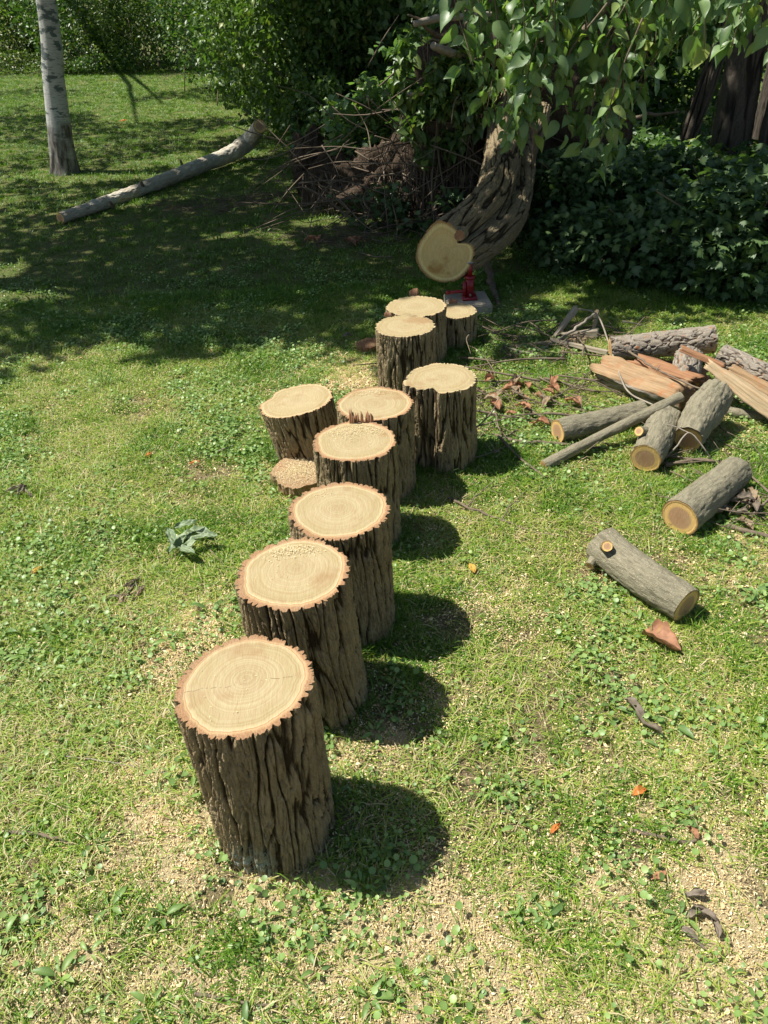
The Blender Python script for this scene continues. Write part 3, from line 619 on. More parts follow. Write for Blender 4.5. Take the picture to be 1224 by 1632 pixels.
twig('lawn_twig', 'thin twig in the sawdust left of the nearest stump', [at(100, 1205, .01), at(160, 1212, .015), at(215, 1222, .01), at(285, 1238, .01)], .002, .0015, 'twig_grey', 9, group=G, jit=.004)
twig('lawn_twig', 'pale twig pointing at the base of the leftmost stump', [at(376, 680, .01), at(395, 684, .012), at(414, 688, .01)], .007, .005, 'twig_grey', 10, group=G, jit=.002)
twig('lawn_twig', 'small pale twig left of the leftmost stump', [at(346, 720, .01), at(358, 715, .012), at(372, 710, .01)], .005, .004, 'twig_grey', 11, group=G, jit=.002)
twig('lawn_twig', 'short stick beside the wilted green leaves', [at(328, 868, .02), at(345, 888, .015), at(360, 905, .012)], .005, .004, 'twig', 12, group=G, jit=.002)
twig('lawn_twig', 'pale stick on the shaded grass behind the splinter heap', [at(992, 512, .03), at(1010, 515, .03), at(1030, 520, .02)], .005, .003, 'twig_grey', 13, group=G, jit=.002)
twig('lawn_twig', 'pale curved twig on the grass left of the splinter heap', [at(785, 548, .01), at(820, 558, .02), at(860, 567, .02), at(905, 578, .01)], .008, .004, 'twig_grey', 14, group=G, jit=.01)
twig('lawn_twig', 'brown stick on the wood chips at the lower right', [at(1000, 1322, .008), at(1045, 1332, .012), at(1090, 1342, .01), at(1110, 1340, .01)], .006, .004, 'twig', 15, group=G, jit=.003)
twig('lawn_twig', 'brown stick at the right edge below the speckled log', [at(1160, 838, .015), at(1195, 848, .02), at(1230, 856, .015)], .011, .009, 'twig', 16, group=G, jit=.003)

# ------------------------------------------------------------------ loose leaves and scraps
def curled_leaf(name, label, c, size, mat, seed, curl=1.2, yaw=0.0, lift=.01, group='fallen leaves', asp=.6, cat='leaf', parent=None, tint=.5, pitch=0.0):
    nu, nv = 17, 11; r = np.random.default_rng(seed)
    u = np.linspace(0, 1, nu); v = np.linspace(-1, 1, nv); U, Vv = np.meshgrid(u, v, indexing='ij'); U, Vv = U.ravel(), Vv.ravel()
    w = np.sin(np.pi * np.clip(U, 0, 1) ** .75) ** .8 * asp * .5 * (1 + .10 * np.sin(U * 26 + seed)); x = (U - .5); y = Vv * w
    ang = Vv * curl * (.6 + .6 * U); yr = np.where(np.abs(ang) > 1e-4, np.sin(ang) * w / (np.abs(curl) * .9 + .3) , y); zr = (1 - np.cos(ang)) * w / (abs(curl) * .9 + .3)
    z = zr + .10 * np.sin(U * 3.0 * curl) + .13 * fbm(np.stack([U * 3.2 + seed, Vv * 1.6, U * 0], 1), 3)
    P = np.stack([x, yr, z], 1) * size
    cp, sp = math.cos(pitch), math.sin(pitch); P = np.stack([P[:, 0] * cp - P[:, 2] * sp, P[:, 1], P[:, 0] * sp + P[:, 2] * cp], 1)
    ca, sa = math.cos(yaw), math.sin(yaw); P = np.stack([P[:, 0] * ca - P[:, 1] * sa, P[:, 0] * sa + P[:, 1] * ca, P[:, 2]], 1)
    P[:, 2] += -P[:, 2].min() + lift; P += np.array([c[0], c[1], c[2]])
    i = np.arange(nu - 1)[:, None] * nv; j = np.arange(nv - 1)[None]; F = np.stack([i + j, i + nv + j, i + nv + j + 1, i + j + 1], -1).reshape(-1, 4)
    o = mk(name, P, F, M[mat], parent, {'vein': (np.abs(Vv) < .05).astype(float), 'tint': np.full(len(P), tint)})
    if parent is None: tag(o, label, cat, group)
    return o
def flower_leaf(): pass
curled_leaf('dry_leaf', 'large curled copper brown leaf below the lone front log', at(1052, 1030), .135, 'dry_brown', 1, 1.7, -.9, .006, asp=1.05, pitch=.25)
curled_leaf('dry_leaf', 'grey shrivelled leaf rolled lengthwise on the right lawn', at(1021, 1152), .15, 'dry_grey', 2, 2.6, -1.15, .01, asp=.42)
curled_leaf('dry_leaf', 'small orange leaf right of the nearest shadow', at(1018, 1268), .045, 'dry_orange', 3, 1.2, .4, .012, asp=.9)
curled_leaf('dry_leaf', 'small orange leaf low on the right among chips', at(884, 1325), .04, 'dry_orange', 4, .8, .7, .01)
curled_leaf('dry_leaf', 'yellow leaf alone at the left edge', at(60, 918), .055, 'dry_yellow', 5, .6, .9, .02, asp=.9)
curled_leaf('dry_leaf', 'orange leaf on the lawn far left of the leftmost stump', at(312, 744), .045, 'dry_orange', 6, .8, .1, .02, asp=.8)
curled_leaf('dry_leaf', 'rusty leaf left of the orange one on the left lawn', at(238, 732), .045, 'dry_orange', 66, .8, 1.1, .02, asp=.7)
curled_leaf('dry_leaf', 'yellow orange leaf between the shadows right of the row', at(752, 912), .05, 'dry_yellow', 7, .9, 1.9, .015, asp=.8)
curled_leaf('dry_leaf', 'reddish chip of bark near the bottom right', at(1048, 1400), .045, 'dry_brown', 8, .5, .3, .01, asp=.7)
curled_leaf('dry_leaf', 'dark red leaf at the end of the brown stick', at(1103, 1333), .04, 'dry_brown', 9, 1.5, 1.9, .01, asp=.7)
curled_leaf('dry_leaf', 'orange leaf on the far shaded lawn beside the birch', at(197, 197), .12, 'dry_orange', 10, .6, .3, .03, asp=.8)
rl = np.random.default_rng(5)
for k in range(5):
    curled_leaf('shrivelled_leaf', 'grey brown shrivelled leaf in the clump at the lower right', at(1115 + rl.normal() * 14, 1440 + k * 13 + rl.normal() * 6), .06, 'dry_grey', 20 + k, 2.0, rl.random() * 6, .01, asp=.6, group='shrivelled leaves at the lower right')
for k in range(26):
    curled_leaf('dry_leaf', 'dry brown leaf in the drift between the tall dark stump and the logs', at(835 + rl.normal() * 42, 640 + rl.normal() * 18), .06 + .05 * rl.random(), 'dry_brown' if k % 3 else 'dry_tan', 30 + k, 1.0 + rl.random(), rl.random() * 6, .01 + .04 * rl.random(), asp=.7, group='brown leaf drift left of the logs')
for k in range(12):
    curled_leaf('dry_leaf', 'dry tan leaf in the litter right of the speckled log', at(1178 + rl.normal() * 24, 806 + rl.normal() * 20), .08 + .03 * rl.random(), 'dry_tan' if k % 3 else 'dry_grey', 60 + k, 1.2 + rl.random(), rl.random() * 6, .01 + .04 * rl.random(), asp=.6, group='dry leaves by the speckled log')
for k in range(9):
    curled_leaf('bark_scrap', 'grey scrap of bark in the small heap on the left lawn', at(216 + rl.normal() * 16, 945 + rl.normal() * 9), .05 + .03 * rl.random(), 'dry_grey' if k % 2 else 'dry_tan', 80 + k, .6, rl.random() * 6, .008, asp=.35, group='bark scraps on the left lawn', cat='bark scrap')
for k in range(3):
    curled_leaf('bark_scrap', 'dark scrap of bark at the far left edge of the lawn', at(28 + k * 9, 786 + 3 * k), .09, 'dry_grey', 90 + k, 1., .4 + k, .015, asp=.35, group='bark scraps at the left edge', cat='bark scrap')
for k in range(6):
    curled_leaf('dry_leaf', 'dry red brown leaf on the shaded grass before the brush heap', at(500 + rl.normal() * 8 + (70 if k > 1 else 0), 388 + rl.normal() * 5), .13, 'dry_brown', 100 + k, 1.2, rl.random() * 6, .02, asp=.7, group='brown leaves before the brush heap')
curled_leaf('dry_leaf', 'small dark leaf on the lawn left of the far stumps', at(554, 543), .07, 'dry_grey', 107, 1.3, .5, .02, asp=.8)
wl = thing('leafy_sprig', 'wilted grey green leaves fallen in a bunch left of the second stump', 'leaves', at(300, 868))
for k, (px, py, yaw, s_) in enumerate([(296, 862, .2, .12), (318, 856, -.3, .12), (285, 876, 1.0, .11), (312, 874, .7, .12), (300, 888, -.7, .10), (330, 868, -.1, .10), (276, 868, 2.0, .10), (300, 850, .4, .10)]):
    curled_leaf('leaf', None, at(px, py, .01 + .004 * k), s_, 'leaf_wilted', 110 + k, .55, yaw, .006 + .004 * k, asp=.65, parent=wl, tint=rl.random())

# ------------------------------------------------------------------ leaf clouds
def leaf_tpl(kind):
    """unit leaf along +x, normal +z: verts, faces, vein flag"""
    if kind == 'far':
        V = [(0, 0, 0), (.45, .30, .08), (.45, -.30, .08), (1, 0, -.06), (.45, 0, -.02)]
        F = [[(0, 4, 1), (0, 2, 4), (4, 3, 1), (4, 2, 3)]]; vn = [0] * 5
    elif kind == 'mid':
        xs = [0, .2, .5, .8, 1.0]; ws = [.02, .25, .31, .16, .0]; V = []; vn = []
        for x, w in zip(xs, ws):
            z = -.38 * x * x; q_ = .08 * math.sin(x * 9); V += [(x, w, z + w * .45 + q_), (x, 0, z), (x, -w, z + w * .45 - q_)]; vn += [0, 1, 0]
        F = [[(3 * i + k, 3 * i + 3 + k, 3 * i + 4 + k, 3 * i + 1 + k) for i in range(4) for k in (0, 1)]]
    elif kind == 'hang':
        xs = [0, .08, .2, .36, .54, .7, .84, .94, 1.0]; ws = [.01, .12, .22, .285, .28, .21, .12, .045, .0]; V = []; vn = []
        for x, w in zip(xs, ws):
            z = -.34 * x * x; q_ = .05 * math.sin(x * 9); V += [(x, w, z + w * .4 + q_), (x, 0, z), (x, -w, z + w * .4 - q_)]; vn += [0, 1, 0]
        F = [[(3 * i + k, 3 * i + 3 + k, 3 * i + 4 + k, 3 * i + 1 + k) for i in range(8) for k in (0, 1)]]
    elif kind == 'maple':
        ang = np.radians([-150, -125, -100, -72, -58, -35, -22, 0, 22, 35, 58, 72, 100, 125, 150]); rr = [.28, .30, .42, .56, .34, .46, .34, .66, .34, .46, .34, .56, .42, .30, .28]
        V = [(.35, 0, 0)] + [(.35 + r * math.cos(a), r * math.sin(a), -.25 * r * r) for a, r in zip(ang, rr)] + [(0.1, 0, 0)]; vn = [1] + [0] * 15 + [0]
        F = [[(0, i + 1, i + 2) for i in range(14)] + [(0, 15, 16), (0, 16, 1)]]
    elif kind == 'round':
        a = np.linspace(0, 2 * math.pi, 9)[:-1]; V = [(.5, 0, -.05)] + [(.5 + .5 * math.cos(t), .48 * math.sin(t), .03) for t in a]; vn = [1] + [0] * 8
        F = [[(0, 1 + i, 1 + (i + 1) % 8) for i in range(8)]]
    elif kind == 'blade':
        xs = [0, .15, .4, .7, .9, 1.0]; ws = [.03, .10, .17, .15, .07, .0]; V = []; vn = []
        for x, w in zip(xs, ws):
            z = .35 * x - .55 * x * x; V += [(x, w, z + w * .5), (x, 0, z), (x, -w, z + w * .5)]; vn += [0, 1, 0]
        F = [[(3 * i + k, 3 * i + 3 + k, 3 * i + 4 + k, 3 * i + 1 + k) for i in range(5) for k in (0, 1)]]
    return np.array(V, float), [np.array(f) for f in F], np.array(vn, float)
def leaves(name, P, size, mat, parent=None, kind='far', droop=0.3, updir=0.8, seed=0, dirs=None, tint=None, nrm=None):
    r = np.random.default_rng(seed); n = len(P); size = np.broadcast_to(size, n) * (0.7 + 0.6 * r.random(n))
    if dirs is None:
        a = r.random(n) * 2 * math.pi; dirs = np.stack([np.cos(a), np.sin(a), -droop + .5 * r.normal(size=n)], 1)
    D = dirs / np.linalg.norm(dirs, axis=1)[:, None]
    up = (np.array([0, 0, updir]) if nrm is None else nrm) + r.normal(size=(n, 3)) * .45
    Z = up - (up * D).sum(1)[:, None] * D; Z /= np.linalg.norm(Z, axis=1)[:, None]; Yv = np.cross(Z, D)
    tv, tf, vn = leaf_tpl(kind); m = len(tv)
    V = P[:, None] + size[:, None, None] * (D[:, None] * tv[None, :, :1] + Yv[:, None] * tv[None, :, 1:2] + Z[:, None] * tv[None, :, 2:3])
    o = (np.arange(n) * m)[:, None, None]; F = [(f[None] + o).reshape(-1, f.shape[1]) for f in tf]
    ti = r.random(n) if tint is None else tint
    return mk(name, V.reshape(-1, 3), F, mat, parent, {'tint': np.repeat(ti, m), 'vein': np.tile(vn, n)}, smooth=False)
def ell_pts(n, c, r, rng, hollow=0.45):
    d = rng.normal(size=(n, 3)); d /= np.linalg.norm(d, axis=1)[:, None]; q = hollow + (1 - hollow) * rng.random(n) ** .6
    return np.array(c) + d * q[:, None] * np.array(r)

# ------------------------------------------------------------------ shade: where the sun gets through the crowns
EDGE = [at(0, 602), at(400, 556), at(560, 560), at(640, 606), at(760, 600), at(850, 590), at(925, 530), at(1224, 530)]
EX = [p[0] for p in EDGE]; EYv = [p[1] for p in EDGE]
SUNLIT = [(atY(*a[:3]), a[3]) for a in ((664, 488, 4.07, .16), (726, 495, 4.26, .13), (646, 519, 3.6, .16), (1130, 60, 4.4, .6), (1190, 40, 4.4, .4), (1060, 40, 4.7, .2), (870, 50, 4.9, .22), (1000, 80, 4.9, .16), (945, 250, 4.75, .18), (890, 180, 5., .12), (740, 120, 5.0, .14), (640, 50, 8.8, .55), (560, 120, 8.6, .35),
          (700, 20, 8.8, .3), (800, 250, 6.1, .16), (770, 300, 5.6, .10), (200, 50, 19., .7), (330, 60, 17.5, .6), (430, 60, 12.5, .4), (100, 60, 20., .6), (255, 40, 19., .4), (150, 90, 19., .5), (380, 110, 14.5, .5), (480, 130, 11., .3), (960, 285, 7.0, .42), (910, 310, 6.6, .2), (1050, 285, 7.4, .38), (1000, 330, 6.4, .12), (1080, 120, 16., 1.), (430, 30, 12, .5), (20, 60, 22., 1.5), (190, 314, 8.3, .22), (330, 258, 9.9, .3), (392, 226, 10.6, .2))]
def lit(P):
    """True where the sun must reach the ground through this point"""
    gx_ = P[:, 0] + SHX * P[:, 2]; gy_ = P[:, 1] + SHY * P[:, 2]
    edge = np.interp(gx_, EX, EYv) + .22 * n2(gx_, gy_, 1.4, 3.)
    front = gy_ < edge
    k = n2(gx_ * .55, gy_ * .9, .55, 21.) + .55 * n2(gx_ * .6, gy_ * 1.2, 1.7, 4.)
    far = np.clip((gy_ - 10.5) / 3, 0, 1); thr = .44 - .36 * far
    hole = (k > thr)
    nearh = (((gx_ - at(600, 505)[0]) / .7) ** 2 + ((gy_ - at(600, 505)[1]) / .35) ** 2 < 1) & (n2(gx_, gy_, 3., 5.) > .1)
    rt = (gx_ > 3.5) & (gy_ > 9) & (k > .1)
    o_ = front | hole | nearh | rt
    for T_, rad_ in SUNLIT:
        q = P - T_; d_ = np.linalg.norm(q - (q @ SUN)[:, None] * SUN, axis=1); o_ |= d_ < rad_ * 1.35
    return o_
def tree_trunk(root, pts, rad, mat, seed, ns=90, nl=120, fn=bark_deep, **bk):
    V, F, A, info = log_geo(pts, rad, ns, nl, fn, seed, ref=(0, 1, 0), **bk); A['moss'] = np.zeros(len(V))
    return mk('trunk', V, F[:, ::-1], mat, root, A)
def limb(root, pts, r0, r1, mat, seed):
    V, F, A = tube(pts, np.linspace(r0, r1, len(pts)), 12, 40, seed, .03); return mk('limb', V, F, mat, root, A)
def crown(root, blobs, n, size, mat, seed, kind='far'):
    r = np.random.default_rng(seed); P = np.concatenate([ell_pts(int(n * w), c, rr, r, .1) for c, rr, w in blobs])
    P = P[P[:, 2] > 2.75]; P = P[~lit(P)]
    return leaves('crown', P, size, mat, root, kind, .35, .9, seed)

# birch
b0 = at(103, 276); b1 = atY(86, 130, b0[1] - .02); b2 = atY(70, -20, b0[1] - .05); b3 = b2 + (b2 - b1) * 2.0; b3[2] = 5.2
birch = thing('birch_tree', 'white barked birch with a dark furrowed foot on the shaded lawn', 'tree', b0)
rB = 17.5 / FPX * ((b0 - CAM) @ _f)
def birchbark(c, s, R, L, seed, **k):
    P = np.stack([c[:, 0] * R * 14 + seed, c[:, 1] * R * 14, s * 3], 1); w = 1 - sm(.2, .8, s)
    return .003 * noise(P) + w * .014 * noise(P * np.array([2.2, 2.2, 1.])) + .05 * np.exp(-s / .10) * (1 + .5 * np.sin(np.arctan2(c[:, 1], c[:, 0]) * 5 + 1)), np.ones(len(s))
V, F, A, info = log_geo([b0 - (0, 0, .05), b1, b2, b3], [rB * 1.12, rB * .88, rB * .78, rB * .55], 90, 220, birchbark, .4, ref=(0, 1, 0)); mk('trunk', V, F[:, ::-1], M['birch'], birch, A)
for k in range(5):
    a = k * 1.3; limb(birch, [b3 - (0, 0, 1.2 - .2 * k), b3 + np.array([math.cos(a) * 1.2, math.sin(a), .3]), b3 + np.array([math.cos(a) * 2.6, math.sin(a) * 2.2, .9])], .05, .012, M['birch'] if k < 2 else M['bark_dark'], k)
crown(birch, [((b0[0] - .6, b0[1], 5.4), (4.2, 3.6, 2.3), 1)], 11000, .15, M['leaf'], 41)

# other trees: visible trunk, crown above the frame
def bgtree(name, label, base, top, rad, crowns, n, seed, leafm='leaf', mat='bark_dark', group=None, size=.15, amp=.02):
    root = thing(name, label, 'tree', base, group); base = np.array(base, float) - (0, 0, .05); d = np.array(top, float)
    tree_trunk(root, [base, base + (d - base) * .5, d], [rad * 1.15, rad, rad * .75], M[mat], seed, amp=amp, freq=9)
    for k in range(4):
        a = seed + k * 1.7; c = crowns[k % len(crowns)][0]
        limb(root, [d - (0, 0, .6), (d + np.array(c)) / 2 + (math.cos(a) * .4, math.sin(a) * .4, .2), np.array(c) + (math.cos(a) * 1.2, math.sin(a) * 1.2, .3)], rad * .4, .02, M[mat], seed + k)
    crown(root, crowns, n, size, M[leafm], int(seed * 3) + 5)
    return root
tA = at(1150, 312); tB = at(1218, 318)
ash = bgtree('broadleaf_tree', 'dark trunked tree at the right whose leafy branches hang over the fallen trunk', tA, (tA[0] - .1, tA[1], 4.2), .145,
       [((-.3, 7.4, 5.2), (4.0, 3.0, 1.7), .6), ((3.0, 7.0, 5.3), (3.4, 3.0, 1.9), .4)], 14000, 3.1)
bgtree('broadleaf_tree', 'dark rough trunk at the very right edge of the photo', tB, (tB[0] + .2, tB[1] + .1, 4.2), .16, [((3.6, 9.5, 5.2), (3.2, 3.0, 2.), 1)], 6000, 5.3, amp=.03)
tC = at(1196, 292); bgtree('broadleaf_tree', 'slim dark trunk standing between the two thick right hand trunks', tC, (tC[0] + .1, tC[1], 4.), .09, [((5.5, 11.5, 5.), (3., 2.5, 1.8), 1)], 3500, 6.2)
tD = at(1078, 262); bgtree('broadleaf_tree', 'slim leaning dark tree in front of the bright gap at the right', tD, (tD[0] + .9, tD[1] + .2, 3.6), .085, [((2.5, 11.5, 4.6), (2.4, 2., 1.5), 1)], 3500, 8.2)
tE = at(50, 100); bgtree('broadleaf_tree', 'dark trunk behind the birch at the far edge of the lawn', tE, (tE[0] + .1, tE[1], 4.6), .24, [((-10., 22, 6), (4.5, 3.5, 2.5), .5), ((-7, 15.5, 6), (3.6, 3.0, 2.4), .5)], 11000, 9.2, size=.17)
tF = at(640, 180); bgtree('broadleaf_tree', 'shadowy trunk in the vine covered thicket at top centre', (tF[0], 12.5, 0), (tF[0] - .5, 12.6, 4.4), .13, [((-2.8, 12.5, 5.6), (3.3, 2.6, 2.3), .5), ((-4.2, 19, 6), (3.8, 3.4, 2.4), .5)], 12000, 10.4, size=.16)
bgtree('broadleaf_tree', 'tree off the left edge that shades the middle of the lawn', (-5.6, 6.3, 0), (-5.2, 6.3, 4.2), .2, [((-3.9, 6.4, 5.0), (3.6, 2.9, 1.6), 1)], 13000, 12.4)

# hanging branches of the right hand tree
HANG = [(722, 120, 4.9), (738, 160, 5.0), (752, 190, 5.1), (772, 225, 4.8), (790, 232, 4.75), (806, 214, 4.8), (822, 200, 5.0), (845, 150, 5.2), (868, 120, 5.3),
        (884, 190, 5.0), (900, 235, 4.9), (918, 262, 4.8), (938, 268, 4.7), (955, 285, 4.75), (972, 250, 4.9), (985, 205, 5.1), (1005, 160, 5.2), (1030, 120, 5.0),
        (1055, 95, 4.8), (1085, 75, 4.7), (1110, 88, 4.5), (1135, 70, 4.4), (1150, 92, 4.3), (1175, 50, 4.4), (1200, 80, 4.4), (1220, 40, 4.3), (760, 100, 5.3), (800, 120, 5.2),
        (840, 70, 5.0), (880, 60, 4.9), (920, 90, 5.1), (960, 60, 4.9), (1000, 40, 4.8), (1040, 30, 4.7), (740, 60, 5.2), (700, 60, 5.5), (930, 170, 5.3), (790, 160, 5.1), (1215, 130, 5.0), (1000, 95, 5.2)]
HANG += [(720 + 26 * q, 30 + (q * 37) % 50, 4.7 + (q * 7 % 9) * .09) for q in range(20)] + [(880 + 22 * q, 130 + (q * 53) % 60, 5.2) for q in range(6)]
HANG += [(800, 238, 4.95), (815, 228, 4.85), (832, 222, 4.9), (848, 195, 5.0), (775, 205, 4.9), (740, 200, 5.1)]
HANG = [(px + (34 if px < 790 else 12), py * .94, Y_) for px, py, Y_ in HANG]
hr = np.random.default_rng(77); LP, LD, LN, TW = [], [], [], []
for k, (px, py, Yd) in enumerate(HANG):
    tip = atY(px, py, Yd); L = .55 + .35 * hr.random(); hx = (hr.random() - .3) * .45
    top = tip + np.array([hx, .12 * hr.normal(), L]); mid = (tip + top) / 2 + np.array([.10 * hr.normal(), .08 * hr.normal(), .04])
    TW.append(tube([top, mid, tip], np.array([.006, .004, .002]), 6, 16, k))
    Cc, _ = smooth_path([top, mid, tip], [1, 1, 1], 18)
    for q in range(1, 18):
        for sd2 in (-1, 1):
            if hr.random() < .24: continue
            a = hr.random() * .9 + (0 if sd2 > 0 else math.pi) + k
            LP.append(Cc[q] + hr.normal(size=3) * .03); LD.append([math.cos(a) * .9, math.sin(a) * .7, -.15 - .9 * hr.random()]); LN.append([math.cos(a) * .5 + .5 * hr.normal(), math.sin(a) * .5 - .4 + .5 * hr.normal(), .8])
V, F, A = cat_mesh(TW); mk('hanging_twigs', V, F, M['twig'], ash, A)
leaves('hanging_leaves', np.array(LP), .098 * (.6 + .7 * hr.random(len(LP))), M['leaf_hang'], ash, 'hang', dirs=np.array(LD), nrm=np.array(LN), seed=9)
for a_, b_, s_ in (((2.9, 6.9, 2.6), (.6, 5.1, 2.3), 1), ((2.9, 6.9, 2.5), (1.9, 4.7, 2.15), 2), ((2.9, 7, 2.3), (1.2, 5.2, 2.35), 3)):
    limb(ash, [tA + (0, 0, 2.3), np.array(a_) * .5 + np.array(b_) * .5 + (0, 0, .2), b_], .05, .012, M['bark_dark'], s_)

# ------------------------------------------------------------------ fallen tree
ft = thing('fallen_tree', 'fallen tree trunk sawn off with a pale heart shaped face, propped above the grass', 'fallen tree', atY(760, 430, 5.2) * (1, 1, 0))
pts = [atY(708, 405, 4.80), atY(752, 376, 5.08), atY(788, 340, 5.4), atY(806, 292, 5.85), atY(812, 240, 6.3), atY(830, 180, 6.75)]
def heart(th):
    f1 = dent([(math.radians(138), .26, -.36), (math.radians(86), .36, .20), (math.radians(168), .4, .03), (math.radians(-90), .6, .05), (math.radians(20), .5, -.04)])
    return f1(th)
V, F, A, info = log_geo(pts, [.172, .192, .212, .205, .20, .23], 520, 480, bark_deep, 2.2, ref=(0, 0, 1), outline=heart, tilt0=(-.42, 0), amp=.020, freq=21, an=.10, twist=.5, warp=.28, flat=.10)
A['moss'] = np.zeros(len(V)); mk('trunk', V, F[:, ::-1], M['bark_old'], ft, A)
cv, cf, ca = cap_geo(info[0], False, 5.3, 30, pith=(-.1, -.05)); mk('cut_face', cv, cf, M['cut_trunk'], ft, ca, smooth=False)
kn = atY(733, 376, 4.78); V, F, A, inf = log_geo([kn + (0.02, .06, 0), kn + (-.005, -.015, .005)], [.04, .030], 50, 14, bark_smooth, 3.); A['moss'] = np.zeros(len(V)); mk('knot', V, F[:, ::-1], M['bark_old'], ft, A)
cv, cf, ca = cap_geo(inf[1], True, 6.3, 8); mk('knot_face', cv, cf, M['splinter'], ft, {'cyl': ca['cap']}, smooth=False)
# root plate
def blob(name, c, r, seed, mat, parent, amp=.25, nu=120, nv=70, f=2.2):
    u = np.linspace(0, 2 * math.pi, nu, endpoint=False); v = np.linspace(.02, math.pi - .02, nv); U, W = np.meshgrid(u, v); U, W = U.ravel(), W.ravel()
    D = np.stack([np.cos(U) * np.sin(W), np.sin(U) * np.sin(W), np.cos(W)], 1)
    k_ = 1 + amp * fbm(D * f + seed, 3) + .10 * noise(D * 14 + seed); V = np.array(c) + D * k_[:, None] * np.array(r)
    i = np.arange(nv - 1)[:, None] * nu; j = np.arange(nu)[None]; jn = (j + 1) % nu
    F = np.stack([i + j, i + nu + j, i + nu + jn, i + jn], -1).reshape(-1, 4); return mk(name, V, F, mat, parent)
rc = atY(835, 170, 7.15); rc[2] = .85
blob('root_plate', rc, (.85, .35, .95), 3., M['soil'], ft, .35)
rr_ = np.random.default_rng(14)
for k in range(16):
    a = rr_.random() * 2 * math.pi; st = rc + np.array([math.cos(a) * .45, -.25, math.sin(a) * .5]); d = np.array([math.cos(a), -.35 + .2 * rr_.normal(), math.sin(a) * .8])
    L = .4 + .5 * rr_.random(); e = st + d * L; e[2] = max(e[2], .08)
    m1 = (st + e) / 2 + rr_.normal(size=3) * .10; V, F, A = tube([st, m1, e], [.035 + .02 * rr_.random(), .02, .006], 10, 30, k, .06); mk('root', V, F, M['twig'], ft, A)
for k, (p_, m_, e_, r_) in enumerate([((832, 245, 6.1), (820, 170, 6.0), (826, 120, 6.0), .012), ((848, 280, 5.9), (852, 215, 5.8), (838, 170, 5.8), .014), ((642, 195, 6.9), (700, 205, 6.8), (800, 200, 6.9), .05),
                                 ((655, 160, 6.9), (700, 172, 6.9), (770, 170, 6.9), .055), ((650, 150, 6.6), (690, 148, 6.6), (735, 140, 6.7), .016), ((690, 72, 6.4), (712, 82, 6.5), (760, 95, 6.8), .03), ((660, 38, 6.4), (700, 30, 6.5), (790, 22, 6.7), .026)]):
    V, F, A = tube([atY(*p_), atY(*m_), atY(*e_)], [r_ * .8, r_, r_ * .6], 12, 40, 40 + k, .02); mk('root', V, F, M['twig_grey' if k > 3 else 'twig'], ft, A)
V, F, A = tube([atY(772, 402, 5.35), atY(782, 445, 5.2), at(799, 500, 0)], [.028, .022, .012], 12, 50, 3, .03); o = mk('prop_stick', V, F, M['twig'], None, A); tag(o, 'dark crooked stick leaning from the trunk to the ground beside the jack', 'stick')

# ------------------------------------------------------------------ jack on its block
def bm_obj(name, build, mat, parent):
    import bmesh
    bm = bmesh.new(); build(bm); me = bpy.data.meshes.new(name); bm.to_mesh(me); bm.free(); me.materials.append(mat)
    o = bpy.data.objects.new(name, me); COL.objects.link(o); o.parent = parent; return o
import bmesh
def cyl(bm, r1, r2, z0, z1, n=28, x=0, y=0, axis=None, bev=.0):
    r = bmesh.ops.create_cone(bm, cap_ends=True, segments=n, radius1=r1, radius2=r2, depth=z1 - z0)
    mt = mathutils.Matrix.Translation((x, y, (z0 + z1) / 2))
    if axis is not None: mt = mathutils.Matrix.Translation((x, y, 0)) @ axis @ mathutils.Matrix.Translation((0, 0, (z0 + z1) / 2))
    bmesh.ops.transform(bm, matrix=mt, verts=r['verts'])
    if bev: bmesh.ops.bevel(bm, geom=[e for e in bm.edges if e.is_valid and all(v in set(r['verts']) for v in e.verts) and len(e.link_faces) == 2 and max(len(f.verts) for f in e.link_faces) > 4], offset=bev, segments=2, affect='EDGES')
    for f in bm.faces: f.smooth = len(f.verts) == 4
def boxb(bm, sx, sy, sz, x=0, y=0, z=0, bev=.003, rot=0):
    r = bmesh.ops.create_cube(bm, size=1); bmesh.ops.transform(bm, matrix=mathutils.Matrix.Translation((x, y, z)) @ mathutils.Matrix.Rotation(rot, 4, 'Z') @ mathutils.Matrix.Diagonal((sx, sy, sz, 1)), verts=r['verts'])
    bmesh.ops.bevel(bm, geom=list({e for v in r['verts'] for e in v.link_edges}), offset=bev, segments=2, affect='EDGES')
jb = at(748, 476, .075)
M['block'] = plain('weathered_block', (0.40, 0.35, 0.26), .85, 0, .6, (0.24, 0.20, 0.14))
blk = bm_obj('wooden_block', lambda b: boxb(b, .27, .26, .074, 0, 0, .037, .006, .06), M['block'], None); blk.location = (jb[0] - .01, jb[1] - .0, 0)
tag(blk, 'square weathered wooden block on the grass under the red jack', 'wooden block')
jk = thing('bottle_jack', 'red jack with a side lever holding up the sawn end of the fallen trunk', 'jack', (jb[0], jb[1], .076))
bm_obj('base_plate', lambda b: (boxb(b, .115, .10, .016, 0, 0, .008), cyl(b, .012, .012, .016, .026, 6, .042, .035), cyl(b, .012, .012, .016, .026, 6, -.042, -.03)), M['red'], jk)
bm_obj('cylinder', lambda b: (cyl(b, .036, .034, .016, .15, 32, bev=.004), cyl(b, .040, .040, .135, .155, 32, bev=.003), cyl(b, .014, .014, .016, .12, 16, -.042, -.02)), M['red'], jk)
bm_obj('ram', lambda b: cyl(b, .020, .020, .15, .235, 24), M['red'], jk)
bm_obj('saddle', lambda b: cyl(b, .026, .030, .235, .25, 24, bev=.002), M['steel'], jk)
ax = mathutils.Matrix.Translation((-.03, -.03, .062)) @ mathutils.Matrix.Rotation(math.radians(-92), 4, 'Y')
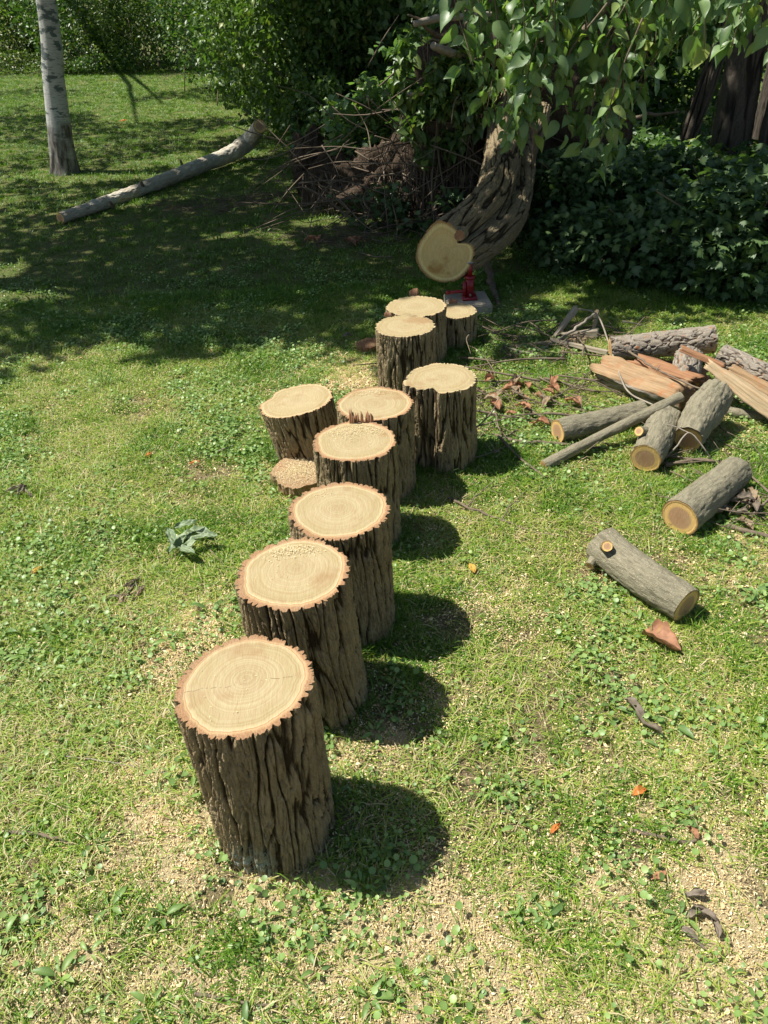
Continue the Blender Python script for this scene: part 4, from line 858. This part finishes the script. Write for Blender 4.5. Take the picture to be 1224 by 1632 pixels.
bm_obj('lever', lambda b: (cyl(b, .011, .010, 0, .15, 16, 0, 0, ax), cyl(b, .014, .014, .13, .155, 16, 0, 0, ax)), M['red'], jk)
jk.scale = (.82, .82, .95)
bm_obj('release_screw', lambda b: cyl(b, .008, .008, 0, .02, 12, .0, -.038, mathutils.Matrix.Translation((0, 0, .04)) @ mathutils.Matrix.Rotation(math.radians(90), 4, 'X')), M['steel'], jk)

# ------------------------------------------------------------------ fallen pale log, post
fp = [at(96, 348, .055), at(170, 322, .06), at(240, 296, .07), at(310, 268, .09), at(365, 246, .12), at(396, 225, .2), at(414, 201, .42)]
root = thing('fallen_log', 'long weathered grey log on the far lawn, its right end curving up', 'log', fp[0] * (1, 1, 0))
V, F, A, info = log_geo(fp, [.05, .058, .064, .074, .088, .095, .075], 110, 300, bark_smooth, 6., ref=(0, 0, 1), amp=.007); A['moss'] = np.zeros(len(V))
mk('bark', V, F[:, ::-1], M['bark_pale'], root, A)
for e in (0, 1):
    cv, cf, ca = cap_geo(info[e], e == 1, 3 + e, 10); mk('cut_end', cv, cf, M['cut_log'], root, ca, smooth=False)
for k, (px, py) in enumerate([(180, 330), (228, 297), (290, 262), (352, 240), (378, 235)]):
    p = at(px, py, .10); V, F, A = tube([p, p + (.0, -.05, .06)], [.018, .012], 8, 8, k); mk('branch_stub', V, F, M['twig'], root, A)
pp = at(924, 335); o = bm_obj('metal_post', lambda b: (boxb(b, .055, .03, 1.0, 0, 0, .5, .006), boxb(b, .062, .036, .05, 0, 0, .98, .006)), M['post'], None); o.location = (pp[0] * .98, pp[1] * .98, -.02); o.rotation_euler = (.03, -.06, .2)
tag(o, 'thin blue grey metal post in the undergrowth right of the fallen trunk', 'post')

# ------------------------------------------------------------------ shrubs
def shrub(name, label, base, blobs, n, size, mat, seed, kind='far', stems=9, group=None, thr=-.25, f=1.6, sun=True):
    root = thing(name, label, 'shrub', base, group); r = np.random.default_rng(seed)
    P = np.concatenate([ell_pts(int(n * w), c, rr, r, .35) for c, rr, w in blobs]); P = P[(P[:, 2] > .03)]
    P = P[fbm(P * f + seed, 2) > thr]
    leaves('crown', P, size, M[mat], root, kind, .45, .75, seed)
    T = []
    for k in range(stems):
        c, rr, w = blobs[k % len(blobs)]; b = np.array([c[0] + r.normal() * rr[0] * .35, c[1] + r.normal() * rr[1] * .3, 0]); e = np.array(c) + r.normal(size=3) * np.array(rr) * .5; e[2] = abs(e[2]) + .4
        e[2] = min(e[2], c[2] + rr[2] * .7); T.append(tube([b, (b + e) / 2 + r.normal(size=3) * .08, e], [.011, .008, .003], 6, 20, k))
    V, F, A = cat_mesh(T); mk('stems', V, F, M['twig'], root, A); return root
def G_(px, py): p = at(px, py); return p
def sh(name, label, spots, n, size, mat, seed, **k):
    """spots: (px, py of the foot, depth behind, half width m, half height m, lift)"""
    bl = []
    for px, py, dy, rx, ry, rz in spots:
        p = at(px, py); bl.append(((p[0], p[1] + dy, rz * .92), (rx, ry, rz), 1 / len(spots)))
    p = at(spots[0][0], spots[0][1]); return shrub(name, label, (p[0], p[1], 0), bl, n, size, mat, seed, **k)
sh('hedge_shrub', 'pale yellow green shrub at the far left corner behind the birch', [(5, 112, .6, 1.6, 1.0, 1.1), (60, 108, 1.5, 1.4, 1.0, 1.0)], 9000, .085, 'leaf_light', 201)
sh('hedge_shrub', 'bushy green shrub right of the birch at the back of the lawn', [(130, 118, .7, 1.4, 1.0, 1.35), (165, 110, 1.2, 1.3, 1.0, 1.5)], 11000, .085, 'leaf', 202)
sh('hedge_shrub', 'shrub with yellowish lower leaves at the back centre of the lawn', [(205, 118, .5, 1.3, 1.0, 1.3), (170, 112, .7, .8, .5, .6)], 9000, .085, 'leaf_light', 203)
sh('hedge_shrub', 'dark green shrub behind the brown brush at the back corner', [(250, 110, 1.2, 1.5, 1.0, 1.6), (300, 118, .9, 1.4, 1.0, 1.6)], 12000, .09, 'leaf', 204)
sh('vine_shrub', 'tall shrub hung with small leaves where the lawn ends', [(355, 150, .9, 1.3, 1.2, 1.5), (400, 175, .8, 1.0, .9, 1.5)], 13000, .085, 'leaf', 205, kind='far')
sh('vine_shrub', 'dense vine covered shrub above the raised end of the grey log', [(432, 205, .8, 1.05, .8, 1.35), (470, 225, .9, 1.0, .8, 1.5)], 13000, .085, 'leaf', 206, kind='mid')
sh('vine_shrub', 'leafy shrub left of the brush heap hanging over the lawn edge', [(505, 250, 1.1, .9, .6, 1.5), (560, 240, 1.6, 1.0, .7, 1.7)], 12000, .085, 'leaf', 207, kind='mid')
sh('vine_shrub', 'maple leaved shrub catching sun above the brush heap', [(600, 255, 1.8, .9, .5, 1.75), (660, 260, 1.9, .8, .5, 1.75)], 5200, .11, 'leaf_hang', 208, kind='maple', f=2.2)
sh('vine_shrub', 'dark shrub behind the root plate of the fallen tree', [(740, 250, 2.2, 1.2, .6, 1.8), (860, 250, 2.2, 1.2, .6, 1.8)], 10000, .10, 'leaf', 209)
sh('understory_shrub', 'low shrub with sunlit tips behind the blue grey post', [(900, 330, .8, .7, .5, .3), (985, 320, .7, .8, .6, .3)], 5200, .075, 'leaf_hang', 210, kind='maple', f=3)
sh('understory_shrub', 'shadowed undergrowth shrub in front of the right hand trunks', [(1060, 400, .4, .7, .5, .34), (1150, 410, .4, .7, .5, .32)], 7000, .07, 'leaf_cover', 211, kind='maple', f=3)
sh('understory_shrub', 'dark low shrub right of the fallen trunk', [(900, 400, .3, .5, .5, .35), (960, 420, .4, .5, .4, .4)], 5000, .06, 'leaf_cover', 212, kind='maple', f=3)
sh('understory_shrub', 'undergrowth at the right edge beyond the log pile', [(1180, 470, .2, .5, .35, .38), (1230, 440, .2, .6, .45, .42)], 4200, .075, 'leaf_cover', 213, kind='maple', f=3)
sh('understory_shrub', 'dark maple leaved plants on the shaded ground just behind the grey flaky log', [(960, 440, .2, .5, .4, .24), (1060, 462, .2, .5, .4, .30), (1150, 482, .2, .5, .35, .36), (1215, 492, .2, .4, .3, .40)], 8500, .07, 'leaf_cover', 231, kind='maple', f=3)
sh('understory_shrub', 'thicket around the feet of the right hand trunks', [(1010, 350, .8, .8, .8, .28), (1180, 350, .6, 1.0, .8, .26)], 7000, .085, 'leaf', 214)
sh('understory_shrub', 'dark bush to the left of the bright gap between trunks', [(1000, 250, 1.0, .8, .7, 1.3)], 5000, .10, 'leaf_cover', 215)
sh('understory_shrub', 'small leafy vines growing over the brush heap', [(600, 330, .5, .5, .35, .55), (640, 300, .3, .45, .3, .7), (690, 260, .3, .35, .3, .9)], 5200, .085, 'leaf_hang', 216, kind='maple', f=3, thr=0)
sh('understory_shrub', 'sparse leafy vines hanging at the right end of the brush heap', [(700, 340, .3, .5, .25, .6), (760, 320, .5, .4, .25, .7), (700, 220, .0, .35, .2, .9)], 3000, .08, 'leaf_hang', 217, kind='maple', f=3, thr=0)
sh('understory_shrub', 'low green vines at the lawn foot of the brush heap', [(520, 300, .4, .4, .25, .4), (600, 370, .1, .5, .2, .2), (690, 375, .1, .4, .2, .22)], 1500, .07, 'leaf_cover', 218, kind='maple', f=3, thr=0)
sh('hedge_shrub', 'low ragged fringe of weeds at the far left lawn edge', [(20, 120, .2, 1.2, .3, .3), (90, 122, .2, .9, .3, .2)], 2500, .07, 'leaf_light', 221)
sh('hedge_shrub', 'low leafy fringe at the foot of the back hedge centre', [(160, 120, .2, .8, .3, .25), (235, 118, .2, .9, .3, .38)], 2500, .07, 'leaf', 222)
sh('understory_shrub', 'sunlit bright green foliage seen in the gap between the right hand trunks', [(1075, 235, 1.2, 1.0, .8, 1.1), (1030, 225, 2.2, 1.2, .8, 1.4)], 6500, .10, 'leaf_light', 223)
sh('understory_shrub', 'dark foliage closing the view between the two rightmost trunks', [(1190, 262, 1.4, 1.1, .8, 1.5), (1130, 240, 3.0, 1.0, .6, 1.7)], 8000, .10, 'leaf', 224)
sh('vine_shrub', 'dark leafy vines spilling down over the front of the brush heap', [(560, 300, .1, .45, .25, .45), (630, 310, .0, .4, .25, .55), (700, 300, .0, .4, .2, .7), (510, 275, .1, .35, .25, .55)], 8500, .075, 'leaf', 225, kind='mid', f=3, thr=-.05)
cb = [(atY(668, 110, 6.75), (.22, .14, .34), .4), (atY(725, 150, 6.6), (.30, .14, .36), .4), (atY(690, 215, 6.6), (.25, .12, .2), .2)]
shrub('vine_shrub', 'green climbers hanging over the root plate of the fallen tree', (cb[0][0][0], cb[0][0][1], 0), cb, 2600, .085, 'leaf', 226, kind='mid', f=3, thr=-.15, stems=5)
# far wood behind everything
r = np.random.default_rng(99); PB = np.concatenate([ell_pts(2600, (x_, 27 + 3 * math.sin(x_), 1.7), (2.6, 1.6, 2.1), r, .2) for x_ in np.arange(-20, 24, 2.6)] + [ell_pts(2200, (x_, 17 + 1.5 * math.sin(x_ * 2), 1.5), (1.7, 1.2, 2.0), r, .2) for x_ in (-1.5, .6, 2.5, 7.6, 10)])
PB = PB[PB[:, 2] > .05]; o = leaves('far_wood', PB, .17, M['leaf'], None, 'far', .4, .7, 3); tag(o, kind='stuff')

# brush heap of twigs and roots
r = np.random.default_rng(21); T = []
def brush(c, spread, n, L, rr, down=.2, flat=1.0):
    for k in range(int(n * .42)):
        s_ = np.array(c) + r.normal(size=3) * np.array(spread); s_[2] = abs(s_[2]); a = r.random() * 6.28; d = np.array([math.cos(a), .6 * math.sin(a), (r.normal() * .5 - down) * flat]); d /= np.linalg.norm(d)
        l_ = L * (.5 + r.random()); e = s_ + d * l_; e[2] = max(e[2], .01); m_ = (s_ + e) / 2 + r.normal(size=3) * .08 * l_; m_[2] = max(m_[2], .01)
        T.append(tube([s_, m_, e], [rr, rr * .8, rr * .4], 4, 9, k))
for px, py, Yd, n, L, rr, sp in [(560, 260, 7.4, 110, .8, .006, (.45, .25, .22)), (620, 300, 7.0, 110, .8, .006, (.35, .25, .22)), (680, 240, 6.9, 100, .7, .007, (.3, .2, .3)),
                             (690, 330, 6.6, 80, .7, .005, (.3, .2, .15)), (740, 180, 6.7, 70, .6, .006, (.25, .15, .3)), (600, 350, 6.9, 50, .6, .004, (.4, .15, .06))]:
    brush(atY(px, py, Yd), sp, n, L, rr)
V, F, A = cat_mesh(T); o = mk('brush_twigs', V, F, M['twig'], None, A); tag(o, kind='stuff')
T = []
for px, py, Yd, sx, sz in [(545, 330, 7.45, .35, .28), (640, 330, 7.0, .35, .3), (690, 290, 6.9, .3, .5), (810, 330, 6.2, .2, .3), (740, 260, 6.8, .25, .5)]:
    c = atY(px, py, Yd)
    for k in range(150):
        s_ = c + r.normal(size=3) * np.array([sx * .5, .12, sz * .3]); s_[2] = abs(s_[2]) + sz * .5; e = s_ + np.array([r.normal() * .06, r.normal() * .05, -sz * (.5 + r.random())]); e[2] = max(e[2], .005)
        T.append(tube([s_, (s_ + e) / 2 + r.normal(size=3) * .02, e], [.0028, .0028, .0015], 3, 6, k))
V, F, A = cat_mesh(T); o = mk('dead_root_hair', V, F, M['twig'], None, A); tag(o, kind='stuff')
blob_c = [(545, 330, 7.75, .38, .18, .22), (625, 300, 7.35, .45, .2, .3), (700, 250, 7.2, .4, .2, .5), (500, 270, 8.3, .2, .15, .3)]
for k, (px, py, Yd, a_, b_, c_) in enumerate(blob_c):
    c = atY(px, py, Yd); c[2] = c_ * .8; o = blob('soil_clump', c, (a_, b_, c_), 5. + k, M['soil'], None, .4, 70, 40)
    tag(o, ['brown clump of torn soil at the left foot of the brush heap', 'brown soil mound under the middle of the brush heap', 'tall dark soil clump beside the root plate', 'small soil clump at the lawn edge left of the brush heap'][k], 'soil clump')
# dead debris on the lawn
T = []
for px, py, sx, sy, n in [(350, 325, .45, .14, 150), (330, 340, .25, .12, 70), (430, 318, .3, .08, 80), (295, 122, .7, .35, 170), (500, 385, .25, .10, 60), (570, 385, .2, .1, 60), (180, 240, .7, .3, 80), (835, 650, .28, .14, 70), (1190, 810, .12, .12, 40), (820, 555, .35, .2, 60), (760, 520, .15, .12, 40), (1060, 590, .2, .12, 40), (900, 545, .2, .08, 40), (1150, 700, .2, .1, 24), (120, 118, 2.6, .2, 300)]:
    c = at(px, py)
    for k in range(n):
        s_ = c + np.array([r.normal() * sx, r.normal() * sy, abs(r.normal()) * .03 + .005]); a = r.random() * 6.28; l_ = .08 + .16 * r.random()
        e = s_ + np.array([math.cos(a) * l_, math.sin(a) * l_, r.normal() * .02]); e[2] = max(.004, e[2]); T.append(tube([s_, (s_ + e) / 2 + r.normal(size=3) * .01, e], [.003, .0025, .0015], 3, 5, k))
for px, py, sx, sy, n in [(850, 640, .32, .16, 26), (800, 560, .35, .2, 16), (1080, 600, .22, .15, 16), (780, 700, .2, .08, 8), (1215, 815, .06, .08, 6), (1100, 745, .2, .03, 3), (900, 545, .3, .1, 12)]:
    c = at(px, py)
    for k in range(n):
        s_ = c + np.array([max(-1.3, min(1.3, r.normal())) * sx, max(-1.3, min(1.3, r.normal())) * sy, abs(r.normal()) * .04 + .012]); a = r.normal() * 1.0 + (math.pi if r.random() < .5 else 0); l_ = .18 + .35 * r.random(); q_ = .003 + .005 * r.random()
        e = s_ + np.array([math.cos(a) * l_, math.sin(a) * l_, r.normal() * .04]); e[2] = max(.008, e[2]); m_ = (s_ + e) / 2 + r.normal(size=3) * .018; m_[2] = max(.008, m_[2]); T.append(tube([s_, m_, e], [q_, q_ * .8, q_ * .5], 5, 10, k, .01))
V, F, A = cat_mesh(T); o = mk('dead_debris', V, F, M['twig'], None, A); tag(o, kind='stuff')

# ------------------------------------------------------------------ scattered ground cover
def scatter(name, P, rot, scl, idx, tint, variants):
    c = bpy.data.collections.new(name + '_kinds')
    for v in variants: c.objects.link(v)
    me = bpy.data.meshes.new(name); me.vertices.add(len(P)); me.vertices.foreach_set('co', np.asarray(P, np.float32).ravel())
    for k, v, ty, f in (('rot', rot, 'FLOAT_VECTOR', 'vector'), ('scl', scl, 'FLOAT', 'value'), ('tint', tint, 'FLOAT', 'value'), ('idx', idx, 'INT', 'value')):
        a = me.attributes.new(k, ty, 'POINT'); a.data.foreach_set(f, np.asarray(v, np.int32 if ty == 'INT' else np.float32).ravel())
    ng = bpy.data.node_groups.new(name, 'GeometryNodeTree'); ng.interface.new_socket('Geometry', in_out='INPUT', socket_type='NodeSocketGeometry'); ng.interface.new_socket('Geometry', in_out='OUTPUT', socket_type='NodeSocketGeometry')
    n = ng.nodes; i_ = n.new('NodeGroupInput'); o_ = n.new('NodeGroupOutput'); mp = n.new('GeometryNodeMeshToPoints'); ip = n.new('GeometryNodeInstanceOnPoints'); ci = n.new('GeometryNodeCollectionInfo')
    ci.inputs['Collection'].default_value = c; ci.inputs['Separate Children'].default_value = True; ci.inputs['Reset Children'].default_value = True
    def na(nm, ty):
        x = n.new('GeometryNodeInputNamedAttribute'); x.data_type = ty; x.inputs['Name'].default_value = nm; return next(s for s in x.outputs if s.enabled and s.name == 'Attribute')
    L = ng.links; L.new(i_.outputs[0], mp.inputs['Mesh']); L.new(mp.outputs[0], ip.inputs['Points']); L.new(ci.outputs[0], ip.inputs['Instance']); ip.inputs['Pick Instance'].default_value = True
    L.new(na('idx', 'INT'), ip.inputs['Instance Index']); L.new(na('rot', 'FLOAT_VECTOR'), ip.inputs['Rotation']); L.new(na('scl', 'FLOAT'), ip.inputs['Scale']); L.new(ip.outputs[0], o_.inputs[0])
    o = bpy.data.objects.new(name, me); COL.objects.link(o); m_ = o.modifiers.new('scatter', 'NODES'); m_.node_group = ng; tag(o, kind='stuff'); return o
def tuft(name, nb, rad, hmin, hmax, w, lean, seed, seg=3, flat=False):
    r = np.random.default_rng(seed); Vs, Fs, B, Tp, o = [], [], [], [], 0
    for k in range(nb):
        a = r.random() * 6.28; q = rad * math.sqrt(r.random()); b = np.array([math.cos(a) * q, math.sin(a) * q, -.003]); a2 = a + r.normal() * .9; d = np.array([math.cos(a2), math.sin(a2), 0]); pn = np.array([-d[1], d[0], 0])
        h = hmin + (hmax - hmin) * r.random(); ln = lean * (.4 + r.random()); ww = w * (.6 + .8 * r.random()); br = r.random()
        for s_ in range(seg + 1):
            t = s_ / seg
            if flat: p = b + d * h * t + np.array([0, 0, .006 + .012 * math.sin(t * 3.1) * r.random()])
            else: p = b + np.array([0, 0, h * (t - .35 * ln * t * t)]) + d * h * ln * t * t
            wv = ww * (1 - t ** 1.6) * .5
            if s_ < seg: Vs += [p - pn * wv, p + pn * wv]; B += [br, br]; Tp += [t, t]
            else: Vs += [p]; B += [br]; Tp += [t]
        for s_ in range(seg - 1): Fs.append([o + 2 * s_, o + 2 * s_ + 1, o + 2 * s_ + 3, o + 2 * s_ + 2])
        Fs3 = [o + 2 * seg - 2, o + 2 * seg - 1, o + 2 * seg]; Fs.append(Fs3 + [Fs3[2]]); o += 2 * seg + 1
    Q = [f for f in Fs if len(set(f)) == 4]; T3 = [f[:3] for f in Fs if len(set(f)) == 3]
    return mk(name, np.array(Vs), [np.array(Q), np.array(T3)] if Q else [np.array(T3)], M['grass'], None, {'bl': np.array(B), 'tip': np.array(Tp)}, link=False)
def frustum_pts(n, y0, y1, seed, m=.25):
    r = np.random.default_rng(seed); y = np.sqrt(y0 * y0 + (y1 * y1 - y0 * y0) * r.random(n)); z = np.abs(y * math.cos(TH) + 1.8 * math.sin(TH)); x = (r.random(n) * 2 - 1) * (z * 612 / FPX * 1.06 + m); return x, y
def clear(x, y, pad=-.012):
    k = np.ones(len(x), bool)
    for sx, sy, R in STUMPS: k &= (x - sx) ** 2 + (y - sy) ** 2 > (R + pad) ** 2
    return k
def stump_near(x, y):
    d = np.full(len(x), 9.)
    for sx, sy, R in STUMPS: d = np.minimum(d, np.sqrt((x - sx) ** 2 + (y - sy) ** 2) - R)
    return d
r = np.random.default_rng(8)
NV = [tuft('grass_tuft', 10, .022, .008, .021, .0028, 1.2, 1), tuft('grass_tuft', 9, .024, .007, .018, .0028, 1.5, 2), tuft('grass_tuft', 11, .020, .012, .032, .0026, 1.1, 3), tuft('grass_tuft', 8, .020, .007, .018, .0028, 1.5, 4),
      tuft('straw_tuft', 9, .030, .02, .06, .0022, .4, 5, 2, True), tuft('straw_tuft', 7, .030, .015, .05, .0024, .4, 6, 2, True), tuft('long_tuft', 9, .012, .05, .11, .0034, .9, 7, 4)]
x, y = frustum_pts(230000, .35, 5.4, 5); sw = saw_f(x, y); dr = dry_f(x, y); gn = n2(x, y, 2.2, 4.); gf = n2(x, y, 9., 6.)
dens = np.clip(.80 + .70 * gn + 1.0 * gf - .46 * sw - .52 * dr + .08 * (y > 2.2), .13, 1) ** 1.9
# density falls with the square of distance less strongly than the sampling
keep = (r.random(len(x)) < dens) & clear(x, y); x, y, sw, dr, gn = x[keep], y[keep], sw[keep], dr[keep], gn[keep]; n = len(x)
idx = r.choice(4, n, p=[.35, .3, .15, .2]); sn = stump_near(x, y); idx = np.where((sn < .03) & (r.random(n) < .45), 4, idx); idx = np.where(r.random(n) < .012, 4, idx)
ti = np.clip(.33 + .24 * r.normal(size=n) + .42 * dr + .10 * sw - .22 * gn - .22 * gf[keep] + .30 * (r.random(n) < .10) - .2 * (idx == 4), 0, 1)
ro = np.stack([r.normal(size=n) * .2, r.normal(size=n) * .2, r.random(n) * 6.28], 1)
print('near grass', n)
scatter('grass', np.stack([x, y, hgt(x, y)], 1), ro, (.95 + .9 * r.random(n)) * (.9 + .4 * gn) * np.where(idx == 4, .55, 1), idx, ti, NV)
x, y = frustum_pts(130000, .35, 5.2, 15); sw = saw_f(x, y); dr = dry_f(x, y); keep = (r.random(len(x)) < np.clip(.20 + .55 * dr + .6 * n2(x, y, 3., 14.), .04, 1) * np.clip(1 - .5 * sw, .1, 1)) & clear(x, y); x, y = x[keep], y[keep]; n = len(x)
scatter('dry_straw', np.stack([x, y, hgt(x, y) + .004], 1), np.stack([r.normal(size=n) * .15, r.normal(size=n) * .15, r.random(n) * 6.28], 1), .7 + .5 * r.random(n), r.integers(5, 7, n), np.clip(.85 + .2 * r.normal(size=n), .5, 1.2), NV)
# farther grass
FV = [tuft('far_tuft', 18, .06, .012, .03, .006, 1.0, 31, 2), tuft('far_tuft', 16, .06, .010, .028, .006, 1.3, 32, 2), tuft('far_tuft', 16, .06, .014, .04, .006, .9, 33, 2)]
x, y = frustum_pts(90000, 5.0, 28.0, 25, .6); dr = dry_f(x, y); gn = n2(x, y, 1.2, 4.); keep = r.random(len(x)) < np.clip(1.0 - .8 * dr + .3 * gn, .1, 1) * np.clip(1.3 - y / 30, 0, 1); x, y, dr, gn = x[keep], y[keep], dr[keep], gn[keep]; n = len(x)
scatter('far_grass', np.stack([x, y, hgt(x, y)], 1), np.stack([r.normal(size=n) * .15, r.normal(size=n) * .15, r.random(n) * 6.28], 1), 1.0 + .45 * r.random(n) + y * .02, r.integers(0, 3, n), np.clip(.24 + .18 * r.normal(size=n) + .35 * dr - .1 * gn, 0, 1), FV)

# wood chips
def chip(name, seed, L, W):
    r = np.random.default_rng(seed); V = np.array([(-L, -W, 0), (L, -W * .7, 0), (L * .8, W, 0), (-L * .9, W * .8, 0), (0, -W * .9, W * .5), (0, W, W * .4)]) * (1 + .3 * r.normal(size=(6, 1))); V[:, 2] += .0004
    V[:, 2] *= .5; V2 = np.vstack([V, V * (.9, .8, 1) + (0, 0, W * .22)])
    F = [np.array([(6, 10, 11, 9), (10, 7, 8, 11), (0, 3, 5, 4), (4, 5, 2, 1), (0, 4, 10, 6), (4, 1, 7, 10), (1, 2, 8, 7), (2, 5, 11, 8), (5, 3, 9, 11), (3, 0, 6, 9)])]
    return mk(name, V2, F, M['chip'], None, None, smooth=False, link=False)
CV = [chip('chip', 1, .0034, .0014), chip('chip', 2, .0024, .0016), chip('chip', 3, .0052, .0015), chip('chip', 4, .0018, .0012), chip('chip', 5, .007, .0035)]
x, y = frustum_pts(1300000, .35, 4.4, 35); sw = saw_f(x, y); keep = (r.random(len(x)) < np.clip(sw * 1.1 * (1 + 1.1 * n2(x, y, 16., 9., 2)) + .02, .06, .95)) & clear(x, y); x, y, sw = x[keep], y[keep], sw[keep]; n = len(x); print('chips', n)
z = hgt(x, y) + .001 + .016 * r.random(n) * np.clip(1.2 - sw, .3, 1)
idx = r.choice(5, n, p=[.32, .3, .12, .24, .02])
scatter('wood_chips', np.stack([x, y, z], 1), np.stack([r.normal(size=n) * .5, r.normal(size=n) * .5, r.random(n) * 6.28], 1), (.5 + .75 * r.random(n) ** 1.5) * (1 + .15 * (y - 1)), idx, r.random(n), CV)
# chips lying on stump tops
PT = []
for T_, dx, dy, sx, sy, n in ((T4, 0, .07, .07, .028, 1500), (T2, .01, .10, .06, .016, 1300), (T3, -.08, .09, .04, .012, 160), (T5, -.02, .09, .07, .012, 300), (T4, 0, 0, .09, .07, 160), (T1, 0, 0, .09, .09, 30), (T2, 0, 0, .09, .08, 50), (T6, 0, .02, .08, .06, 40)):
    q = np.stack([T_[0] + dx + r.normal(size=n) * sx, T_[1] + dy + r.normal(size=n) * sy, np.full(n, T_[2] + .0015) + .004 * r.random(n) * (n > 200)], 1); q = q[(q[:, 0] - T_[0]) ** 2 + (q[:, 1] - T_[1]) ** 2 < .118 ** 2]; PT.append(q)
c = at(478, 770, .0); q = np.stack([c[0] + r.normal(size=7000) * .06, c[1] + r.normal(size=7000) * .055, np.full(7000, .060) + .012 * r.random(7000)], 1); PT.append(q[(q[:, 0] - c[0]) ** 2 + (q[:, 1] - c[1]) ** 2 < .115 ** 2])
q = np.concatenate(PT); n = len(q); scatter('sawdust_on_stumps', q, np.stack([r.normal(size=n) * .4, r.normal(size=n) * .4, r.random(n) * 6.28], 1), .28 + .4 * r.random(n), r.choice(5, n, p=[.35, .2, .15, .3, 0]), .5 + .5 * r.random(n), CV)

# weeds
def rosette(name, seed, n, L, kind, rise=.25, stalk=0):
    r = np.random.default_rng(seed); a = np.arange(n) / n * 6.28 + r.normal(size=n) * .3; D = np.stack([np.cos(a), np.sin(a), rise + .25 * r.normal(size=n)], 1); P = np.zeros((n, 3)); P[:, :2] = D[:, :2] * .008
    if stalk: P[:, :2] = r.normal(size=(n, 2)) * stalk; P[:, 2] = .008 + .025 * r.random(n); D[:, 2] = .05
    return leaves(name, P, L, M['weed_i'], None, kind, seed=seed, dirs=D, tint=r.random(n), nrm=np.array([0, 0, 1.2]))
M['weed_i'] = leaf_mat('weed_leaf_green', [(0.0, (0.09, 0.18, 0.05)), (0.6, (0.18, 0.30, 0.08)), (1.0, (0.30, 0.42, 0.13))], 0.25, 0.42, 0.4)
_l = COL.objects; WV = []
for k, a in enumerate([(4, .034, 'blade', .35, 0), (5, .028, 'blade', .25, 0), (9, .013, 'round', .1, .024), (12, .010, 'round', .1, .03), (3, .045, 'blade', .6, 0)]):
    o = rosette('weed_kind', 300 + k, *a); COL.objects.unlink(o); o.location = (0, 0, 0); WV.append(o)
x, y = frustum_pts(42000, .4, 6.5, 45); k_ = n2(x, y, 1.8, 33.) + .5 * n2(x, y, 6., 3.); keep = (r.random(len(x)) < np.clip(.20 + 1.1 * k_, .01, .9) * sm(6.6, 4.5, y) * np.clip(1 - .45 * saw_f(x, y), .15, 1)) & clear(x, y, .0); x, y = x[keep], y[keep]; n = len(x); print('weeds', n)
scatter('lawn_weeds', np.stack([x, y, hgt(x, y) + .004], 1), np.stack([r.normal(size=n) * .15, r.normal(size=n) * .15, r.random(n) * 6.28], 1), .6 + .7 * r.random(n), r.choice(5, n, p=[.06, .10, .42, .40, .02]), r.random(n), WV)
for k, (px, py, s_, lb) in enumerate([(150, 1345, 1.5, 'bright broadleaf weed at the end of the left edge twig'), (95, 1555, 1.4, 'broadleaf weed at the lower left corner of the lawn'), (375, 950, 1.0, 'green weed at the left foot of the second stump'), (505, 1545, 1.1, 'three leaved weed in the chips below the nearest stump'),
                                   (590, 1590, 1.2, 'lobed weed at the bottom edge in the chips'), (870, 1460, 1.2, 'weed pair with its dark shadow on the chips at lower right'), (1085, 1460, 1.3, 'flat green weed beside the grey shrivelled leaves'), (250, 1200, 1.0, 'grey green weed on the sawdust left of the nearest stump'), (260, 1460, 1.2, 'tilted broad leaf weed below the left sawdust patch')]):
    r5 = np.random.default_rng(500 + k); n = 5 + k % 3; a = np.arange(n) / n * 6.28 + r5.normal(size=n) * .4; D = np.stack([np.cos(a), np.sin(a), .3 + .25 * r5.normal(size=n)], 1); p = at(px, py, .01)
    o = leaves('broadleaf_weed', p + D * (.008, .008, 0), .030 * s_, M['weed'], None, 'blade', seed=k, dirs=D, nrm=np.array([0, 0, 1.2])); tag(o, lb, 'weed')
for o in list(bpy.data.collections): pass
